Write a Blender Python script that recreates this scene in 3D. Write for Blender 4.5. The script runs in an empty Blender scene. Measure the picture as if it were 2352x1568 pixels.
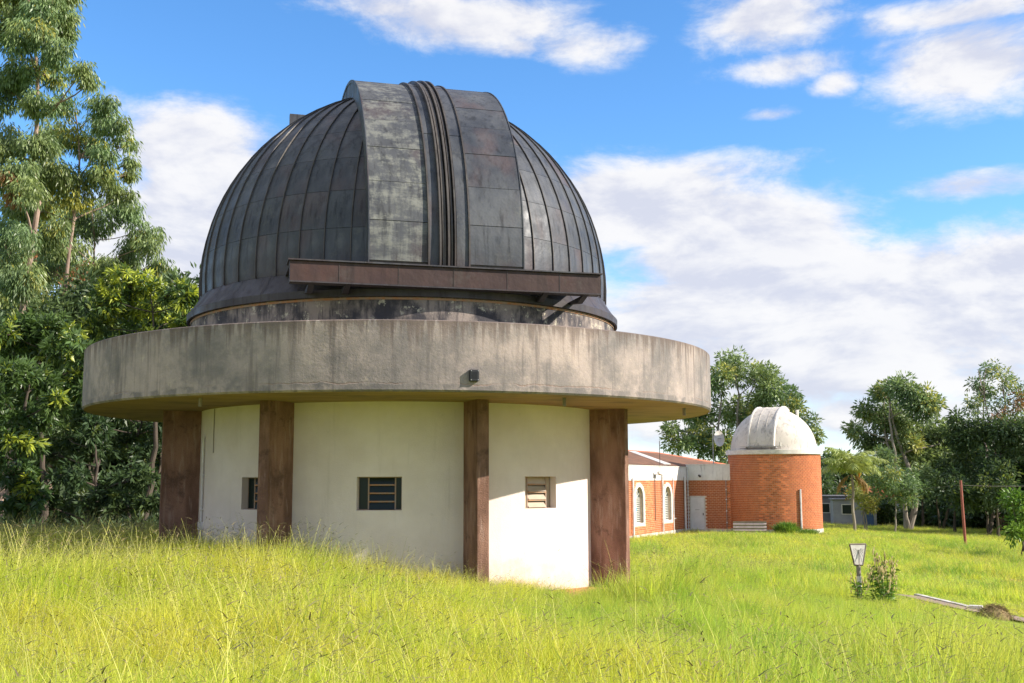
import bpy, bmesh, math, random
import numpy as np
from mathutils import Vector, Matrix, Quaternion
rng = np.random.default_rng(7); random.seed(7)
PI = math.pi; R = math.radians
scene = bpy.context.scene; COL = scene.collection

# ------------------------------------------------------------------ camera
EYE = 1.77; FPX = 2515.12; PITCH = 0.126552; ROLL = -0.00305
cam_d = bpy.data.cameras.new('camera'); cam = bpy.data.objects.new('camera', cam_d); COL.objects.link(cam)
cam_d.sensor_width = 36; cam_d.lens = FPX / 2352 * 36; cam_d.clip_start = .1; cam_d.clip_end = 3000
Fw = Vector((0, math.cos(PITCH), math.sin(PITCH))); Up = Vector((0, -math.sin(PITCH), math.cos(PITCH))); Rt = Vector((1, 0, 0))
cr, sr = math.cos(ROLL), math.sin(ROLL)
rx, ux = cr * Rt + sr * Up, -sr * Rt + cr * Up
cam.matrix_world = Matrix(((rx.x, ux.x, -Fw.x, 0), (rx.y, ux.y, -Fw.y, 0), (rx.z, ux.z, -Fw.z, EYE), (0, 0, 0, 1)))
scene.camera = cam
def ray(px, py):
    xi, vi = px - 1176, 784 - py
    x, v = cr * xi - sr * vi, sr * xi + cr * vi
    return Fw + Rt * (x / FPX) + Up * (v / FPX)
def at(px, py, Y):
    d = ray(px, py); return Vector((0, 0, EYE)) + d * (Y / d.y)

# ------------------------------------------------------------------ light
SUN_EL = R(31.2); SH = Vector((.976, -.215, 0)).normalized()
SUN = Vector((SH.x * math.cos(SUN_EL), SH.y * math.cos(SUN_EL), math.sin(SUN_EL)))
sl = bpy.data.lights.new('sun', 'SUN'); sl.energy = 3.9; sl.angle = R(.53); sl.color = (1, .91, .78)
so = bpy.data.objects.new('sun', sl); COL.objects.link(so); so.rotation_euler = SUN.to_track_quat('Z', 'Y').to_euler(); so.location = (30, -10, 40)
scene.view_settings.view_transform = 'Standard'; scene.view_settings.look = 'None'
scene.view_settings.exposure = 1.2; scene.view_settings.gamma = 1; scene.view_settings.use_curve_mapping = False
scene.cycles.max_bounces = 4; scene.cycles.diffuse_bounces = 3; scene.cycles.transparent_max_bounces = 4

class NT:
    def __init__(s, t): s.t = t; s.n = t.nodes; s.l = t.links
    def _in(s, sock, v):
        if v is None: return
        if hasattr(v, 'links') or hasattr(v, 'is_linked'): s.l.new(v, sock)
        else: sock.default_value = v
    def m(s, op, a, b=None, c=None, clamp=False):
        n = s.n.new('ShaderNodeMath'); n.operation = op; n.use_clamp = clamp
        for i, v in enumerate((a, b, c)): s._in(n.inputs[i], v)
        return n.outputs[0]
    def v(s, op, a, b=None):
        n = s.n.new('ShaderNodeVectorMath'); n.operation = op
        s._in(n.inputs[0], a); s._in(n.inputs[1], b)
        return n.outputs['Value'] if op in ('LENGTH', 'DOT_PRODUCT') else n.outputs[0]
    def mr(s, x, a, b, c=0., d=1., smooth=True):
        n = s.n.new('ShaderNodeMapRange'); n.interpolation_type = 'SMOOTHSTEP' if smooth else 'LINEAR'
        for i, v in enumerate((x, a, b, c, d)): s._in(n.inputs[i], v)
        return n.outputs[0]
    def mix(s, f, a, b, blend='MIX'):
        n = s.n.new('ShaderNodeMix'); n.data_type = 'RGBA'; n.blend_type = blend
        s._in(n.inputs[0], f)
        for k, v in ((6, a), (7, b)):
            if isinstance(v, tuple) and len(v) == 3: v = v + (1,)
            s._in(n.inputs[k], v)
        return n.outputs[2]
    def noise(s, vec, scale, detail=4, rough=.55, dist=0., dim='3D'):
        n = s.n.new('ShaderNodeTexNoise'); n.noise_dimensions = dim
        s._in(n.inputs['Vector'], vec); n.inputs['Scale'].default_value = scale; n.inputs['Detail'].default_value = detail
        n.inputs['Roughness'].default_value = rough; n.inputs['Distortion'].default_value = dist
        return n.outputs[0]
    def comb(s, x, y, z=0.):
        n = s.n.new('ShaderNodeCombineXYZ')
        for i, v in enumerate((x, y, z)): s._in(n.inputs[i], v)
        return n.outputs[0]
    def sep(s, v):
        n = s.n.new('ShaderNodeSeparateXYZ'); s._in(n.inputs[0], v); return n.outputs
    def scl(s, vec, xyz): return s.v('MULTIPLY', vec, xyz)

# sky: Nishita plus procedural cumulus laid out by direction (azimuth, elevation)
world = bpy.data.worlds.new('World'); scene.world = world; world.use_nodes = True
def build_world():
    W = NT(world.node_tree); W.n.clear()
    out = W.n.new('ShaderNodeOutputWorld'); bg = W.n.new('ShaderNodeBackground'); W.l.new(bg.outputs[0], out.inputs[0])
    bg.inputs[1].default_value = .1
    sky = W.n.new('ShaderNodeTexSky'); sky.sky_type = 'NISHITA'; sky.sun_disc = False
    sky.sun_elevation = SUN_EL; sky.sun_rotation = math.atan2(SUN.x, SUN.y)
    sky.air_density = 1.0; sky.dust_density = .3; sky.ozone_density = 4.0; sky.altitude = 700
    hs = W.n.new('ShaderNodeHueSaturation'); hs.inputs['Saturation'].default_value = 1.17; hs.inputs['Value'].default_value = 1.18
    W.l.new(sky.outputs[0], hs.inputs['Color'])
    tc = W.n.new('ShaderNodeTexCoord'); x, y, z = W.sep(tc.outputs['Generated'])
    az = W.m('ARCTAN2', x, y); el = W.m('ARCSINE', z)
    ae = W.comb(az, el, 0.)
    # (px, py, rx, ry, weight)
    blobs = [(450, 340, 230, 130, 1.0), (500, 470, 240, 210, 1.1), (400, 570, 290, 200, 1.0), (480, 270, 90, 60, .7),
             (1080, 50, 330, 75, .75), (850, 15, 230, 45, .6), (1330, 100, 190, 60, .65), (1180, 105, 160, 40, .55), (1740, 40, 200, 95, .9), (1790, 155, 170, 45, .7),
             (2230, 150, 220, 105, 1.0), (2200, 30, 230, 45, .65), (1765, 262, 80, 22, .6), (1920, 190, 70, 35, .6),
             (1560, 390, 330, 60, .62), (1480, 480, 320, 140, 1.0), (1750, 570, 400, 160, 1.0), (1980, 650, 440, 150, 1.0), (2290, 650, 240, 160, 1.0),
             (1600, 720, 360, 120, .95), (2200, 430, 200, 42, .7), (2100, 830, 460, 150, .9), (1600, 930, 400, 150, .85), (2050, 960, 400, 100, .8), (2000, 770, 480, 150, 1.05), (1700, 850, 420, 140, 1.0)]
    D = None
    for (px, py, rx_, ry_, w) in blobs:
        d = ray(px, py); a0 = math.atan2(d.x, d.y); e0 = math.atan2(d.z, math.hypot(d.x, d.y))
        q = W.scl(W.v('SUBTRACT', ae, (a0, e0, 0)), (FPX / rx_ / 1.25, FPX / ry_ / 1.25, 0))
        b = W.mr(W.v('LENGTH', q), 0., 1.25, w, 0.)
        D = b if D is None else W.m('MAXIMUM', D, b)
    # elsewhere the same scattered cumulus goes on
    lowf = W.noise(W.scl(tc.outputs['Generated'], (1, 1, 2.2)), 2.3, 2)
    away = W.m('MAXIMUM', W.mr(W.m('ABSOLUTE', az), .5, .75), W.mr(el, .62, .8))
    D = W.m('MAXIMUM', D, W.m('MULTIPLY', away, W.mr(lowf, .37, .58)))
    p = W.scl(ae, (.8, 1.75, 1.))
    warp = W.n.new('ShaderNodeTexNoise'); warp.inputs['Scale'].default_value = 5; warp.inputs['Detail'].default_value = 2
    W.l.new(p, warp.inputs['Vector'])
    p2 = W.v('ADD', p, W.scl(W.v('SUBTRACT', warp.outputs['Color'], (.5, .5, .5)), (.10, .07, 0)))
    n1 = W.noise(p2, 9, 8, .64); n2 = W.noise(W.v('ADD', p2, (.016, .026, 0)), 9, 5, .55)
    big = W.noise(p2, 3.2, 3, .5)
    field = W.m('ADD', W.m('MULTIPLY', D, 1.12), W.m('MULTIPLY', W.m('SUBTRACT', n1, .5), 1.75))
    field = W.m('ADD', field, W.m('MULTIPLY', W.m('SUBTRACT', big, .5), .5))
    alpha = W.mr(field, .2, .8)
    alpha = W.m('MULTIPLY', alpha, W.mr(D, .02, .2))
    lit = W.mr(W.m('SUBTRACT', n1, n2), -.16, .12)
    core = W.mr(field, .6, 1.5)
    shade = W.m('SUBTRACT', lit, W.m('MULTIPLY', core, .18), clamp=True)
    lowc = W.mr(el, .02, .34)
    ccol = W.mix(shade, (3.1, 3.2, 3.7), (4.35, 4.3, 4.3))
    skyc = W.mix(W.mr(el, .0, .22, .35, 0.), hs.outputs[0], (3.0, 3.7, 4.9))
    fin = W.mix(W.m('MULTIPLY', alpha, .96), skyc, ccol)
    W.l.new(fin, bg.inputs[0])
build_world()

# ------------------------------------------------------------------ helpers
def tag(o, label=None, cat=None, group=None, kind=None):
    if label: o['label'] = label
    if cat: o['category'] = cat
    if group: o['group'] = group
    if kind: o['kind'] = kind
    return o
def empty(name, loc=(0, 0, 0), rz=0., parent=None):
    o = bpy.data.objects.new(name, None); COL.objects.link(o); o.location = loc; o.rotation_euler = (0, 0, rz); o.parent = parent
    o.empty_display_size = .2
    return o
def link(name, me, parent=None, loc=(0, 0, 0), rot=(0, 0, 0)):
    o = bpy.data.objects.new(name, me); COL.objects.link(o); o.parent = parent; o.location = loc; o.rotation_euler = rot
    return o
class MB:
    def __init__(s): s.v = []; s.f = []; s.mi = []
    def add(s, vs, fs, mi=0):
        b = len(s.v); s.v += [tuple(v) for v in vs]; s.f += [tuple(b + i for i in f) for f in fs]; s.mi += [mi] * len(fs); return s
    def box(s, x0, x1, y0, y1, z0, z1, M=None, mi=0):
        vs = [Vector(p) for p in ((x0, y0, z0), (x1, y0, z0), (x1, y1, z0), (x0, y1, z0), (x0, y0, z1), (x1, y0, z1), (x1, y1, z1), (x0, y1, z1))]
        if M is not None: vs = [M @ v for v in vs]
        return s.add(vs, [(3, 2, 1, 0), (4, 5, 6, 7), (0, 1, 5, 4), (1, 2, 6, 5), (2, 3, 7, 6), (3, 0, 4, 7)], mi)
    def tube(s, pts, rad, n=8, cap=True, mi=0):
        pts = [Vector(p) for p in pts]
        if not hasattr(rad, '__len__'): rad = [rad] * len(pts)
        rings = []; up = None
        for i, p in enumerate(pts):
            t = (pts[min(i + 1, len(pts) - 1)] - pts[max(i - 1, 0)]).normalized()
            if up is None: up = Vector((0, 0, 1)) if abs(t.z) < .9 else Vector((1, 0, 0))
            a = t.cross(up).normalized(); b = a.cross(t).normalized(); up = b
            rings.append([p + (a * math.cos(2 * PI * k / n) + b * math.sin(2 * PI * k / n)) * rad[i] for k in range(n)])
        vs = [v for r in rings for v in r]; fs = []
        for i in range(len(pts) - 1):
            for k in range(n): fs.append((i * n + k, i * n + (k + 1) % n, (i + 1) * n + (k + 1) % n, (i + 1) * n + k))
        if cap: fs += [tuple(range(n))[::-1], tuple(range((len(pts) - 1) * n, len(pts) * n))]
        return s.add(vs, fs, mi)
    def lathe(s, prof, n=96, a0=0., a1=2 * PI, mi=0):   # prof (r, z); angle 0 = toward -y
        full = abs(a1 - a0 - 2 * PI) < 1e-6; m = n if full else n + 1
        vs = [(r * math.sin(a0 + (a1 - a0) * k / n), -r * math.cos(a0 + (a1 - a0) * k / n), z) for (r, z) in prof for k in range(m)]; fs = []
        for i in range(len(prof) - 1):
            for k in range(n):
                k2 = (k + 1) % m; fs.append((i * m + k, i * m + k2, (i + 1) * m + k2, (i + 1) * m + k))
        return s.add(vs, fs, mi)
    def mesh(s, name, mats, smooth=False):
        me = bpy.data.meshes.new(name); me.from_pydata(s.v, [], s.f)
        for m in (mats if isinstance(mats, (list, tuple)) else [mats]): me.materials.append(m)
        if any(s.mi): me.polygons.foreach_set('material_index', s.mi)
        if smooth: me.polygons.foreach_set('use_smooth', [True] * len(me.polygons))
        me.update()
        if smooth: me.set_sharp_from_angle(angle=R(35))
        return me
    def build(s, name, mats, parent=None, smooth=False, loc=(0, 0, 0), rot=(0, 0, 0), fix=True):
        me = s.mesh(name, mats, smooth)
        if fix:
            bm = bmesh.new(); bm.from_mesh(me); bmesh.ops.recalc_face_normals(bm, faces=bm.faces); bm.to_mesh(me); bm.free()
        if smooth: me.set_sharp_from_angle(angle=R(35))
        return link(name, me, parent, loc, rot)
def bevel(o, w=.01, seg=2):
    m = o.modifiers.new('bevel', 'BEVEL'); m.width = w; m.segments = seg; m.limit_method = 'ANGLE'; m.angle_limit = R(40); return o
def np_mesh(name, V, F, mats, attrs=None, mi=None):
    me = bpy.data.meshes.new(name); nv, nf, k = len(V), len(F), F.shape[1]
    me.vertices.add(nv); me.vertices.foreach_set('co', np.ascontiguousarray(V, dtype=np.float32).ravel())
    me.loops.add(nf * k); me.loops.foreach_set('vertex_index', np.ascontiguousarray(F, dtype=np.int32).ravel())
    me.polygons.add(nf); me.polygons.foreach_set('loop_start', np.arange(0, nf * k, k, dtype=np.int32))
    for m in mats: me.materials.append(m)
    if mi is not None: me.polygons.foreach_set('material_index', np.asarray(mi, dtype=np.int32))
    if attrs:
        for a, vals in attrs.items():
            at_ = me.attributes.new(a, 'FLOAT', 'POINT'); at_.data.foreach_set('value', np.asarray(vals, dtype=np.float32))
    me.update(calc_edges=True); return me

# ------------------------------------------------------------------ materials
def new_mat(name):
    m = bpy.data.materials.new(name); m.use_nodes = True; T = NT(m.node_tree)
    b = T.n['Principled BSDF']; return m, T, b
def bump(T, b, h, strength=.3, dist=.02):
    n = T.n.new('ShaderNodeBump'); n.inputs['Strength'].default_value = strength; n.inputs['Distance'].default_value = dist
    T.l.new(h, n.inputs['Height']); T.l.new(n.outputs[0], b.inputs['Normal'])
def coords(T, kind='Object'):
    return T.n.new('ShaderNodeTexCoord').outputs[kind]
def wpos(T): return T.n.new('ShaderNodeNewGeometry').outputs['Position']
def orand(T): return T.n.new('ShaderNodeObjectInfo').outputs['Random']
def simple(name, c1, c2=None, scale=4., rough=.7, bmp=0., bscale=60., stretch=(1, 1, 1), metal=0., spec=.5, rand=0.):
    m, T, b = new_mat(name); p = T.scl(coords(T), stretch)
    c2 = c2 or tuple(x * .75 for x in c1)
    col = T.mix(T.mr(T.noise(p, scale, 6, .65), .32, .68), c1, c2)
    if rand:
        col = T.mix(1., col, T.mix(orand(T), (1 - rand,) * 3, (1 + rand,) * 3), 'MULTIPLY')
    T.l.new(col, b.inputs['Base Color']); b.inputs['Roughness'].default_value = rough; b.inputs['Metallic'].default_value = metal
    b.inputs['Specular IOR Level'].default_value = spec
    if bmp: bump(T, b, T.noise(coords(T), bscale, 5, .6), bmp, .01)
    return m
M = {}
def stucco_mat():
    m, T, b = new_mat('white_stucco'); p = coords(T); q = T.sep(p)
    base = T.mix(T.mr(T.noise(p, 1.2, 6, .65), .32, .68), (.72, .635, .595), (.65, .565, .525))
    base = T.mix(T.mr(T.noise(T.scl(p, (4, 4, .35)), 1.5, 6, .65), .56, .78, 0, .3), base, (.42, .36, .31))
    base = T.mix(T.mr(T.noise(p, 7, 7, .7), .62, .74, 0, .3), base, (.45, .39, .34))
    splash = T.mr(T.m('ADD', q[2], T.m('MULTIPLY', T.noise(p, 3.2, 7, .75), 1.5)), .75, 1.25, .4, 0.)
    base = T.mix(splash, base, (.44, .29, .21))
    T.l.new(base, b.inputs['Base Color']); b.inputs['Roughness'].default_value = .92; b.inputs['Specular IOR Level'].default_value = .2
    bump(T, b, T.m('ADD', T.noise(p, 45, 5, .65), T.m('MULTIPLY', T.noise(p, 3, 3), .6)), .4, .012); return m
M['stucco'] = stucco_mat()
M['pathdirt'] = simple('trodden_path', (.30, .21, .155), (.22, .16, .125), 1.2, .95, .4, 14)
M['tan_pane'] = simple('tan_glass', (.40, .32, .24), (.32, .25, .19), 4, .5)  # paler tan panes for the right-hand window; the others take dark glass
M['white'] = simple('white_paint', (.68, .65, .61), (.54, .50, .46), 3, .6)
M['door'] = simple('door_paint', (.74, .73, .74), (.66, .64, .64), 2, .5)
M['black'] = simple('black_plastic', (.015, .016, .02), None, 4, .45)
M['steel'] = simple('galvanised', (.42, .42, .42), (.3, .3, .3), 6, .45, metal=.6)
M['darksteel'] = simple('dark_steel', (.06, .055, .055), (.10, .07, .06), 6, .5, metal=.4)
M['rustbar'] = simple('rusty_bar', (.38, .16, .06), (.30, .22, .15), 9, .7)
M['winframe'] = simple('window_iron', (.27, .24, .22), (.33, .2, .13), 9, .7)
M['brick'] = simple('orange_brick', (.60, .19, .07), (.46, .14, .055), 3, .85, .3, 40, rand=.34)
M['mortar'] = simple('mortar', (.74, .56, .40), (.6, .44, .3), 5, .95, .3, 40)
M['tile'] = simple('red_tile', (.52, .15, .07), (.42, .12, .06), 5, .8, rand=.2)
M['plinth'] = simple('plinth_paint', (.66, .62, .57), (.3, .27, .24), 2.5, .9, .3, 30)
M['wood'] = simple('weathered_wood', (.13, .095, .075), (.2, .16, .13), 12, .8, .3, 40)
M['redpole'] = simple('red_pole', (.32, .09, .06), (.24, .06, .045), 4, .6)
M['sheet'] = simple('fibre_cement', (.36, .31, .29), (.26, .21, .2), 3, .9, .3, 30)
M['greywall'] = simple('grey_render', (.21, .20, .21), (.16, .15, .16), .8, .9)
M['blue'] = simple('blue_door', (.04, .09, .22), None, 4, .5)
M['lilac'] = simple('white_render', (.32, .32, .36), (.24, .235, .27), .8, .9)
M['pipe'] = simple('white_pvc', (.72, .70, .70), (.55, .52, .52), 3, .5)
M['cyan'] = simple('cyan_cloth', (.05, .42, .7), None, 9, .8)
M['hay'] = simple('dry_grass', (.26, .17, .09), (.2, .16, .06), 9, .95)
M['slab'] = simple('pink_concrete', (.42, .32, .26), (.34, .26, .2), 1.5, .95, .3, 20)
M['weedseed'] = simple('seed_spike', (.66, .54, .28), (.5, .4, .18), 20, .9)
M['orange'] = simple('palm_fruit', (.72, .30, .03), (.55, .2, .02), 20, .7)
def glass_mat():
    m, T, b = new_mat('dark_glass'); b.inputs['Base Color'].default_value = (.012, .02, .018, 1); b.inputs['Roughness'].default_value = .3
    b.inputs['Specular IOR Level'].default_value = .25; return m
M['glass'] = glass_mat()
def pale_glass():
    m, T, b = new_mat('grey_green_glass'); b.inputs['Base Color'].default_value = (.16, .2, .19, 1); b.inputs['Roughness'].default_value = .12; return m
M['pglass'] = pale_glass()

def concrete_mat():
    m, T, b = new_mat('stained_concrete'); p = coords(T); s = T.sep(p)
    base = T.mix(T.mr(T.noise(p, .55, 6, .6), .3, .68), (.41, .335, .30), (.25, .218, .21))
    base = T.mix(T.mr(T.noise(p, 3.5, 6, .7), .42, .75, 0, .55), base, (.20, .18, .165))
    base = T.mix(T.mr(T.noise(p, 6, 5, .7), .58, .72, 0, .5), base, (.50, .42, .34))
    strk = T.noise(T.scl(p, (3.2, 3.2, .22)), 2.2, 6, .62)
    base = T.mix(T.mr(strk, .5, .7, 0, .65), base, (.12, .10, .095))
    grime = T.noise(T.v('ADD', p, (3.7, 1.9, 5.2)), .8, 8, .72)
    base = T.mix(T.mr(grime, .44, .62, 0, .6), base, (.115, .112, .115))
    # drip stains that start at the rim: long where the streak noise is strong
    topd = T.m('SUBTRACT', 4.24, s[2])
    drip = T.noise(T.scl(p, (5, 5, .12)), 1.8, 5, .65)
    ln = T.mr(drip, .38, .72, .02, .85)
    base = T.mix(T.m('MULTIPLY', T.mr(T.m('DIVIDE', topd, ln), 0., 1., 1., 0.), .65), base, (.10, .07, .06))
    # hairline crack running a hand above the lower edge
    w = T.m('ADD', s[2], T.m('MULTIPLY', T.noise(p, 2.2, 6, .7), .16))
    crack = T.mr(T.m('ABSOLUTE', T.m('SUBTRACT', w, 3.335)), .0, .016, 1., 0.)
    crack = T.m('MULTIPLY', crack, T.mr(T.noise(p, 1.1, 3), .42, .58))
    base = T.mix(T.m('MULTIPLY', crack, .42), base, (.24, .13, .09))
    lowp = T.m('MULTIPLY', T.mr(w, 3.30, 3.34, 1., 0.), T.mr(T.noise(p, 4, 5), .4, .62))
    base = T.mix(T.m('MULTIPLY', lowp, .7), base, (.13, .12, .12))
    T.l.new(base, b.inputs['Base Color']); b.inputs['Roughness'].default_value = .92; b.inputs['Specular IOR Level'].default_value = .2
    bump(T, b, T.m('SUBTRACT', T.noise(p, 22, 6, .65), T.m('MULTIPLY', crack, .5)), .45, .02)
    return m
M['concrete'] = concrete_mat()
def soffit_mat():
    m, T, b = new_mat('board_marked_soffit'); p = coords(T)
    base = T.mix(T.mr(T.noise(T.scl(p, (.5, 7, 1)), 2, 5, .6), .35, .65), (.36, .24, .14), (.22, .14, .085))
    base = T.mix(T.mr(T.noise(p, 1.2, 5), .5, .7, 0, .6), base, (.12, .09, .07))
    T.l.new(base, b.inputs['Base Color']); b.inputs['Roughness'].default_value = .95
    bump(T, b, T.noise(T.scl(p, (.5, 9, 1)), 3, 4), .4, .02); return m
M['soffit'] = soffit_mat()
def column_mat():
    m, T, b = new_mat('brown_roughcast'); p = coords(T)
    base = T.mix(T.mr(T.noise(T.scl(p, (2, 2, .7)), 1.4, 6, .62), .32, .68), (.34, .195, .145), (.17, .095, .07))
    base = T.mix(T.mr(T.noise(T.scl(p, (6, 6, .8)), 1.6, 5, .6), .52, .72, 0, .6), base, (.44, .31, .26))
    base = T.mix(T.mr(T.noise(p, 2.6, 7, .72), .54, .68, 0, .65), base, (.09, .055, .045))
    T.l.new(base, b.inputs['Base Color']); b.inputs['Roughness'].default_value = .97; b.inputs['Specular IOR Level'].default_value = .15
    bump(T, b, T.noise(p, 55, 6, .7), .9, .03); return m
M['column'] = column_mat()
def drum_mat():
    m, T, b = new_mat('mouldy_plaster'); p = coords(T)
    base = T.mix(T.mr(T.noise(T.scl(p, (1, 1, .6)), 1.3, 6, .65), .40, .56), (.27, .225, .2), (.05, .047, .055))
    base = T.mix(T.mr(T.noise(p, 5, 8, .75), .55, .62, 0, .9), base, (.50, .46, .36))
    base = T.mix(T.mr(T.noise(T.scl(p, (4, 4, .5)), 3, 6, .7), .5, .66, 0, .8), base, (.05, .045, .05))
    T.l.new(base, b.inputs['Base Color']); b.inputs['Roughness'].default_value = .95
    bump(T, b, T.noise(p, 14, 7, .7), .5, .02); return m
M['drum'] = drum_mat()
def copper_mat(name, c1, c2, patch=0., red=0.):
    m, T, b = new_mat(name); p = coords(T); r = orand(T)
    pr = T.v('ADD', p, T.comb(T.m('MULTIPLY', r, 17.), T.m('MULTIPLY', r, 31.), 0.))
    base = T.mix(T.mr(T.noise(T.scl(p, (1, 1, .55)), 1.3, 6, .62), .3, .7), c1, c2)
    base = T.mix(T.mr(T.noise(T.scl(p, (5, 5, .5)), 1.7, 5, .65), .48, .72, 0, .75), base, tuple(x * .4 for x in c2))
    base = T.mix(T.mr(T.noise(pr, 2.2, 7, .7), .55, .68, 0, .3), base, (.13, .132, .122))
    base = T.mix(T.mr(T.noise(T.scl(pr, (1, 1, .4)), .9, 4, .6), .52, .7, 0, red), base, (.15, .062, .045))
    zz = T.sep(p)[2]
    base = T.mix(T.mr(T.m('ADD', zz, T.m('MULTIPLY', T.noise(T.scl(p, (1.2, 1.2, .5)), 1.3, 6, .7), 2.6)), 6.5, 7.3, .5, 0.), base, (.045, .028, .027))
    if patch:
        pn = T.m('ADD', T.m('MULTIPLY', T.noise(T.scl(pr, (.9, .9, 2.4)), 1.7, 9, .75), .65), T.m('MULTIPLY', T.noise(T.scl(p, (7, 7, .6)), 1.5, 6, .7), .35))
        base = T.mix(T.mr(pn, .46, .60, 0, patch), base, (.20, .205, .185))
    base = T.mix(1., base, T.mix(r, (.88, .88, .9), (1.12, 1.11, 1.09)), 'MULTIPLY')
    T.l.new(base, b.inputs['Base Color']); b.inputs['Metallic'].default_value = .1; b.inputs['Specular IOR Level'].default_value = .3
    T.l.new(T.mr(T.noise(p, 3, 5), .3, .7, .42, .66), b.inputs['Roughness'])
    bump(T, b, T.m('ADD', T.noise(p, 2.4, 3), T.m('MULTIPLY', T.noise(p, 25, 4), .12)), .35, .05)
    return m
M['copper'] = copper_mat('weathered_copper', (.085, .091, .104), (.033, .039, .053), 0, .2)
M['copper_patch'] = copper_mat('lichened_copper', (.08, .084, .092), (.048, .052, .062), .75, .15)
M['copper_seam'] = copper_mat('copper_seam', (.09, .08, .075), (.05, .045, .045))
M['beam'] = copper_mat('rust_brown_sheet', (.075, .04, .034), (.045, .028, .028), 0, .35)
def dome_white():
    m, T, b = new_mat('flaking_white_paint'); p = coords(T)
    base = T.mix(T.mr(T.noise(p, 1.2, 5), .3, .7), (.60, .55, .49), (.50, .45, .40))
    fl = T.noise(T.scl(p, (1.6, 1.6, .8)), 2.2, 9, .78)
    base = T.mix(T.mr(fl, .52, .60, 0, .75), base, (.30, .27, .24))
    T.l.new(base, b.inputs['Base Color']); b.inputs['Roughness'].default_value = .75; bump(T, b, fl, .2, .02); return m
M['domewhite'] = dome_white()
def fascia_mat():
    m, T, b = new_mat('streaked_white_fascia'); p = coords(T)
    base = T.mix(T.mr(T.noise(p, 1.5, 5), .3, .7), (.74, .71, .68), (.62, .585, .55))
    st = T.noise(T.scl(p, (5, 5, .5)), 1.6, 6, .65)
    base = T.mix(T.mr(st, .54, .72, 0, .75), base, (.2, .18, .17))
    T.l.new(base, b.inputs['Base Color']); b.inputs['Roughness'].default_value = .9; return m
M['fascia'] = fascia_mat()
M['roof'] = simple('brown_roof_sheet', (.27, .135, .085), (.16, .10, .075), 1.1, .85, .2, 20)

def leaf_mat(name, c1, c2, young=None, rough=.5, trans=.35, spec=.4, scale=.35, dry=None, deep=None):
    m, T, b = new_mat(name); p = wpos(T)
    col = T.mix(T.mr(T.noise(p, scale, 3), .35, .65), c1, c2)
    if dry: col = T.mix(T.mr(T.noise(p, .38, 5, .6), .55, .75, 0, .35), col, dry)
    if deep: col = T.mix(T.mr(T.noise(T.v('ADD', p, (40, 7, 0)), .55, 4, .6), .54, .68, 0, .7), col, deep)
    a = T.n.new('ShaderNodeAttribute'); a.attribute_name = 'tint'
    if young: col = T.mix(T.m('MINIMUM', a.outputs['Fac'], 1.), col, young)
    v = T.n.new('ShaderNodeAttribute'); v.attribute_name = 'vari'
    col = T.mix(1., col, T.mix(v.outputs['Fac'], (.6, .64, .68), (1.3, 1.26, 1.2)), 'MULTIPLY')
    T.l.new(col, b.inputs['Base Color']); b.inputs['Roughness'].default_value = rough; b.inputs['Specular IOR Level'].default_value = spec
    tr = T.n.new('ShaderNodeBsdfTranslucent'); mx = T.n.new('ShaderNodeMixShader'); mx.inputs[0].default_value = trans
    tcol = T.mix(.55, col, T.mix(1., col, (1.22, 1.25, .55), 'MULTIPLY'))
    T.l.new(tcol, tr.inputs[0]); T.l.new(b.outputs[0], mx.inputs[1]); T.l.new(tr.outputs[0], mx.inputs[2])
    T.l.new(mx.outputs[0], T.n['Material Output'].inputs[0]); return m
M['euc'] = leaf_mat('eucalyptus_leaf', (.175, .27, .125), (.25, .31, .115), (.46, .42, .07), .38)
M['eucred'] = leaf_mat('dry_red_leaf', (.34, .13, .06), (.26, .16, .07), None, .6)
M['mango'] = leaf_mat('glossy_dark_leaf', (.065, .12, .035), (.095, .155, .045), (.46, .52, .06), .38, .3, .5)
M['dark'] = leaf_mat('deep_green_leaf', (.06, .105, .045), (.09, .135, .055), (.2, .24, .05), .45)
M['far'] = leaf_mat('far_leaf', (.165, .25, .12), (.23, .30, .125), (.42, .40, .09), .5, scale=.15)
M['light'] = leaf_mat('light_leaf', (.26, .30, .09), (.36, .35, .09), (.34, .22, .06), .5)
M['shrub'] = leaf_mat('bright_shrub_leaf', (.10, .21, .03), (.16, .27, .04), (.3, .38, .05), .5)
M['palm'] = leaf_mat('palm_leaf', (.34, .42, .14), (.42, .46, .18), None, .45)
M['palmdry'] = leaf_mat('dry_palm_leaf', (.36, .22, .07), (.28, .18, .07), None, .7)
def bark_mat(name, c1, c2):
    return simple(name, c1, c2, 1.6, .9, .5, 18, (2, 2, .6), spec=.2)
M['bark'] = bark_mat('eucalyptus_bark', (.36, .26, .21), (.17, .12, .1)); M['barkdark'] = bark_mat('dark_bark', (.11, .085, .07), (.06, .05, .04))
M['barkgrey'] = bark_mat('grey_bark', (.30, .26, .22), (.2, .17, .15))
M['grass'] = leaf_mat('grass_blade', (.66, .65, .085), (.53, .63, .07), (.72, .60, .2), .5, .5, .3, .45, (.72, .56, .22), (.36, .52, .05))
M['grassg'] = leaf_mat('green_grass_blade', (.41, .56, .09), (.56, .60, .11), (.62, .58, .14), .5, .5, .3, .30, (.68, .55, .2), (.2, .40, .04))
M['tussock'] = leaf_mat('tussock_blade', (.22, .40, .045), (.34, .46, .06), (.6, .5, .16), .5, .45, .3, .3)
M['stem'] = leaf_mat('grass_stem', (.54, .52, .16), (.45, .46, .14), None, .6, .3, .2)
M['seed'] = leaf_mat('grass_seedhead', (.15, .155, .075), (.21, .16, .09), None, .8, .15, .1, 3.)

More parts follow.
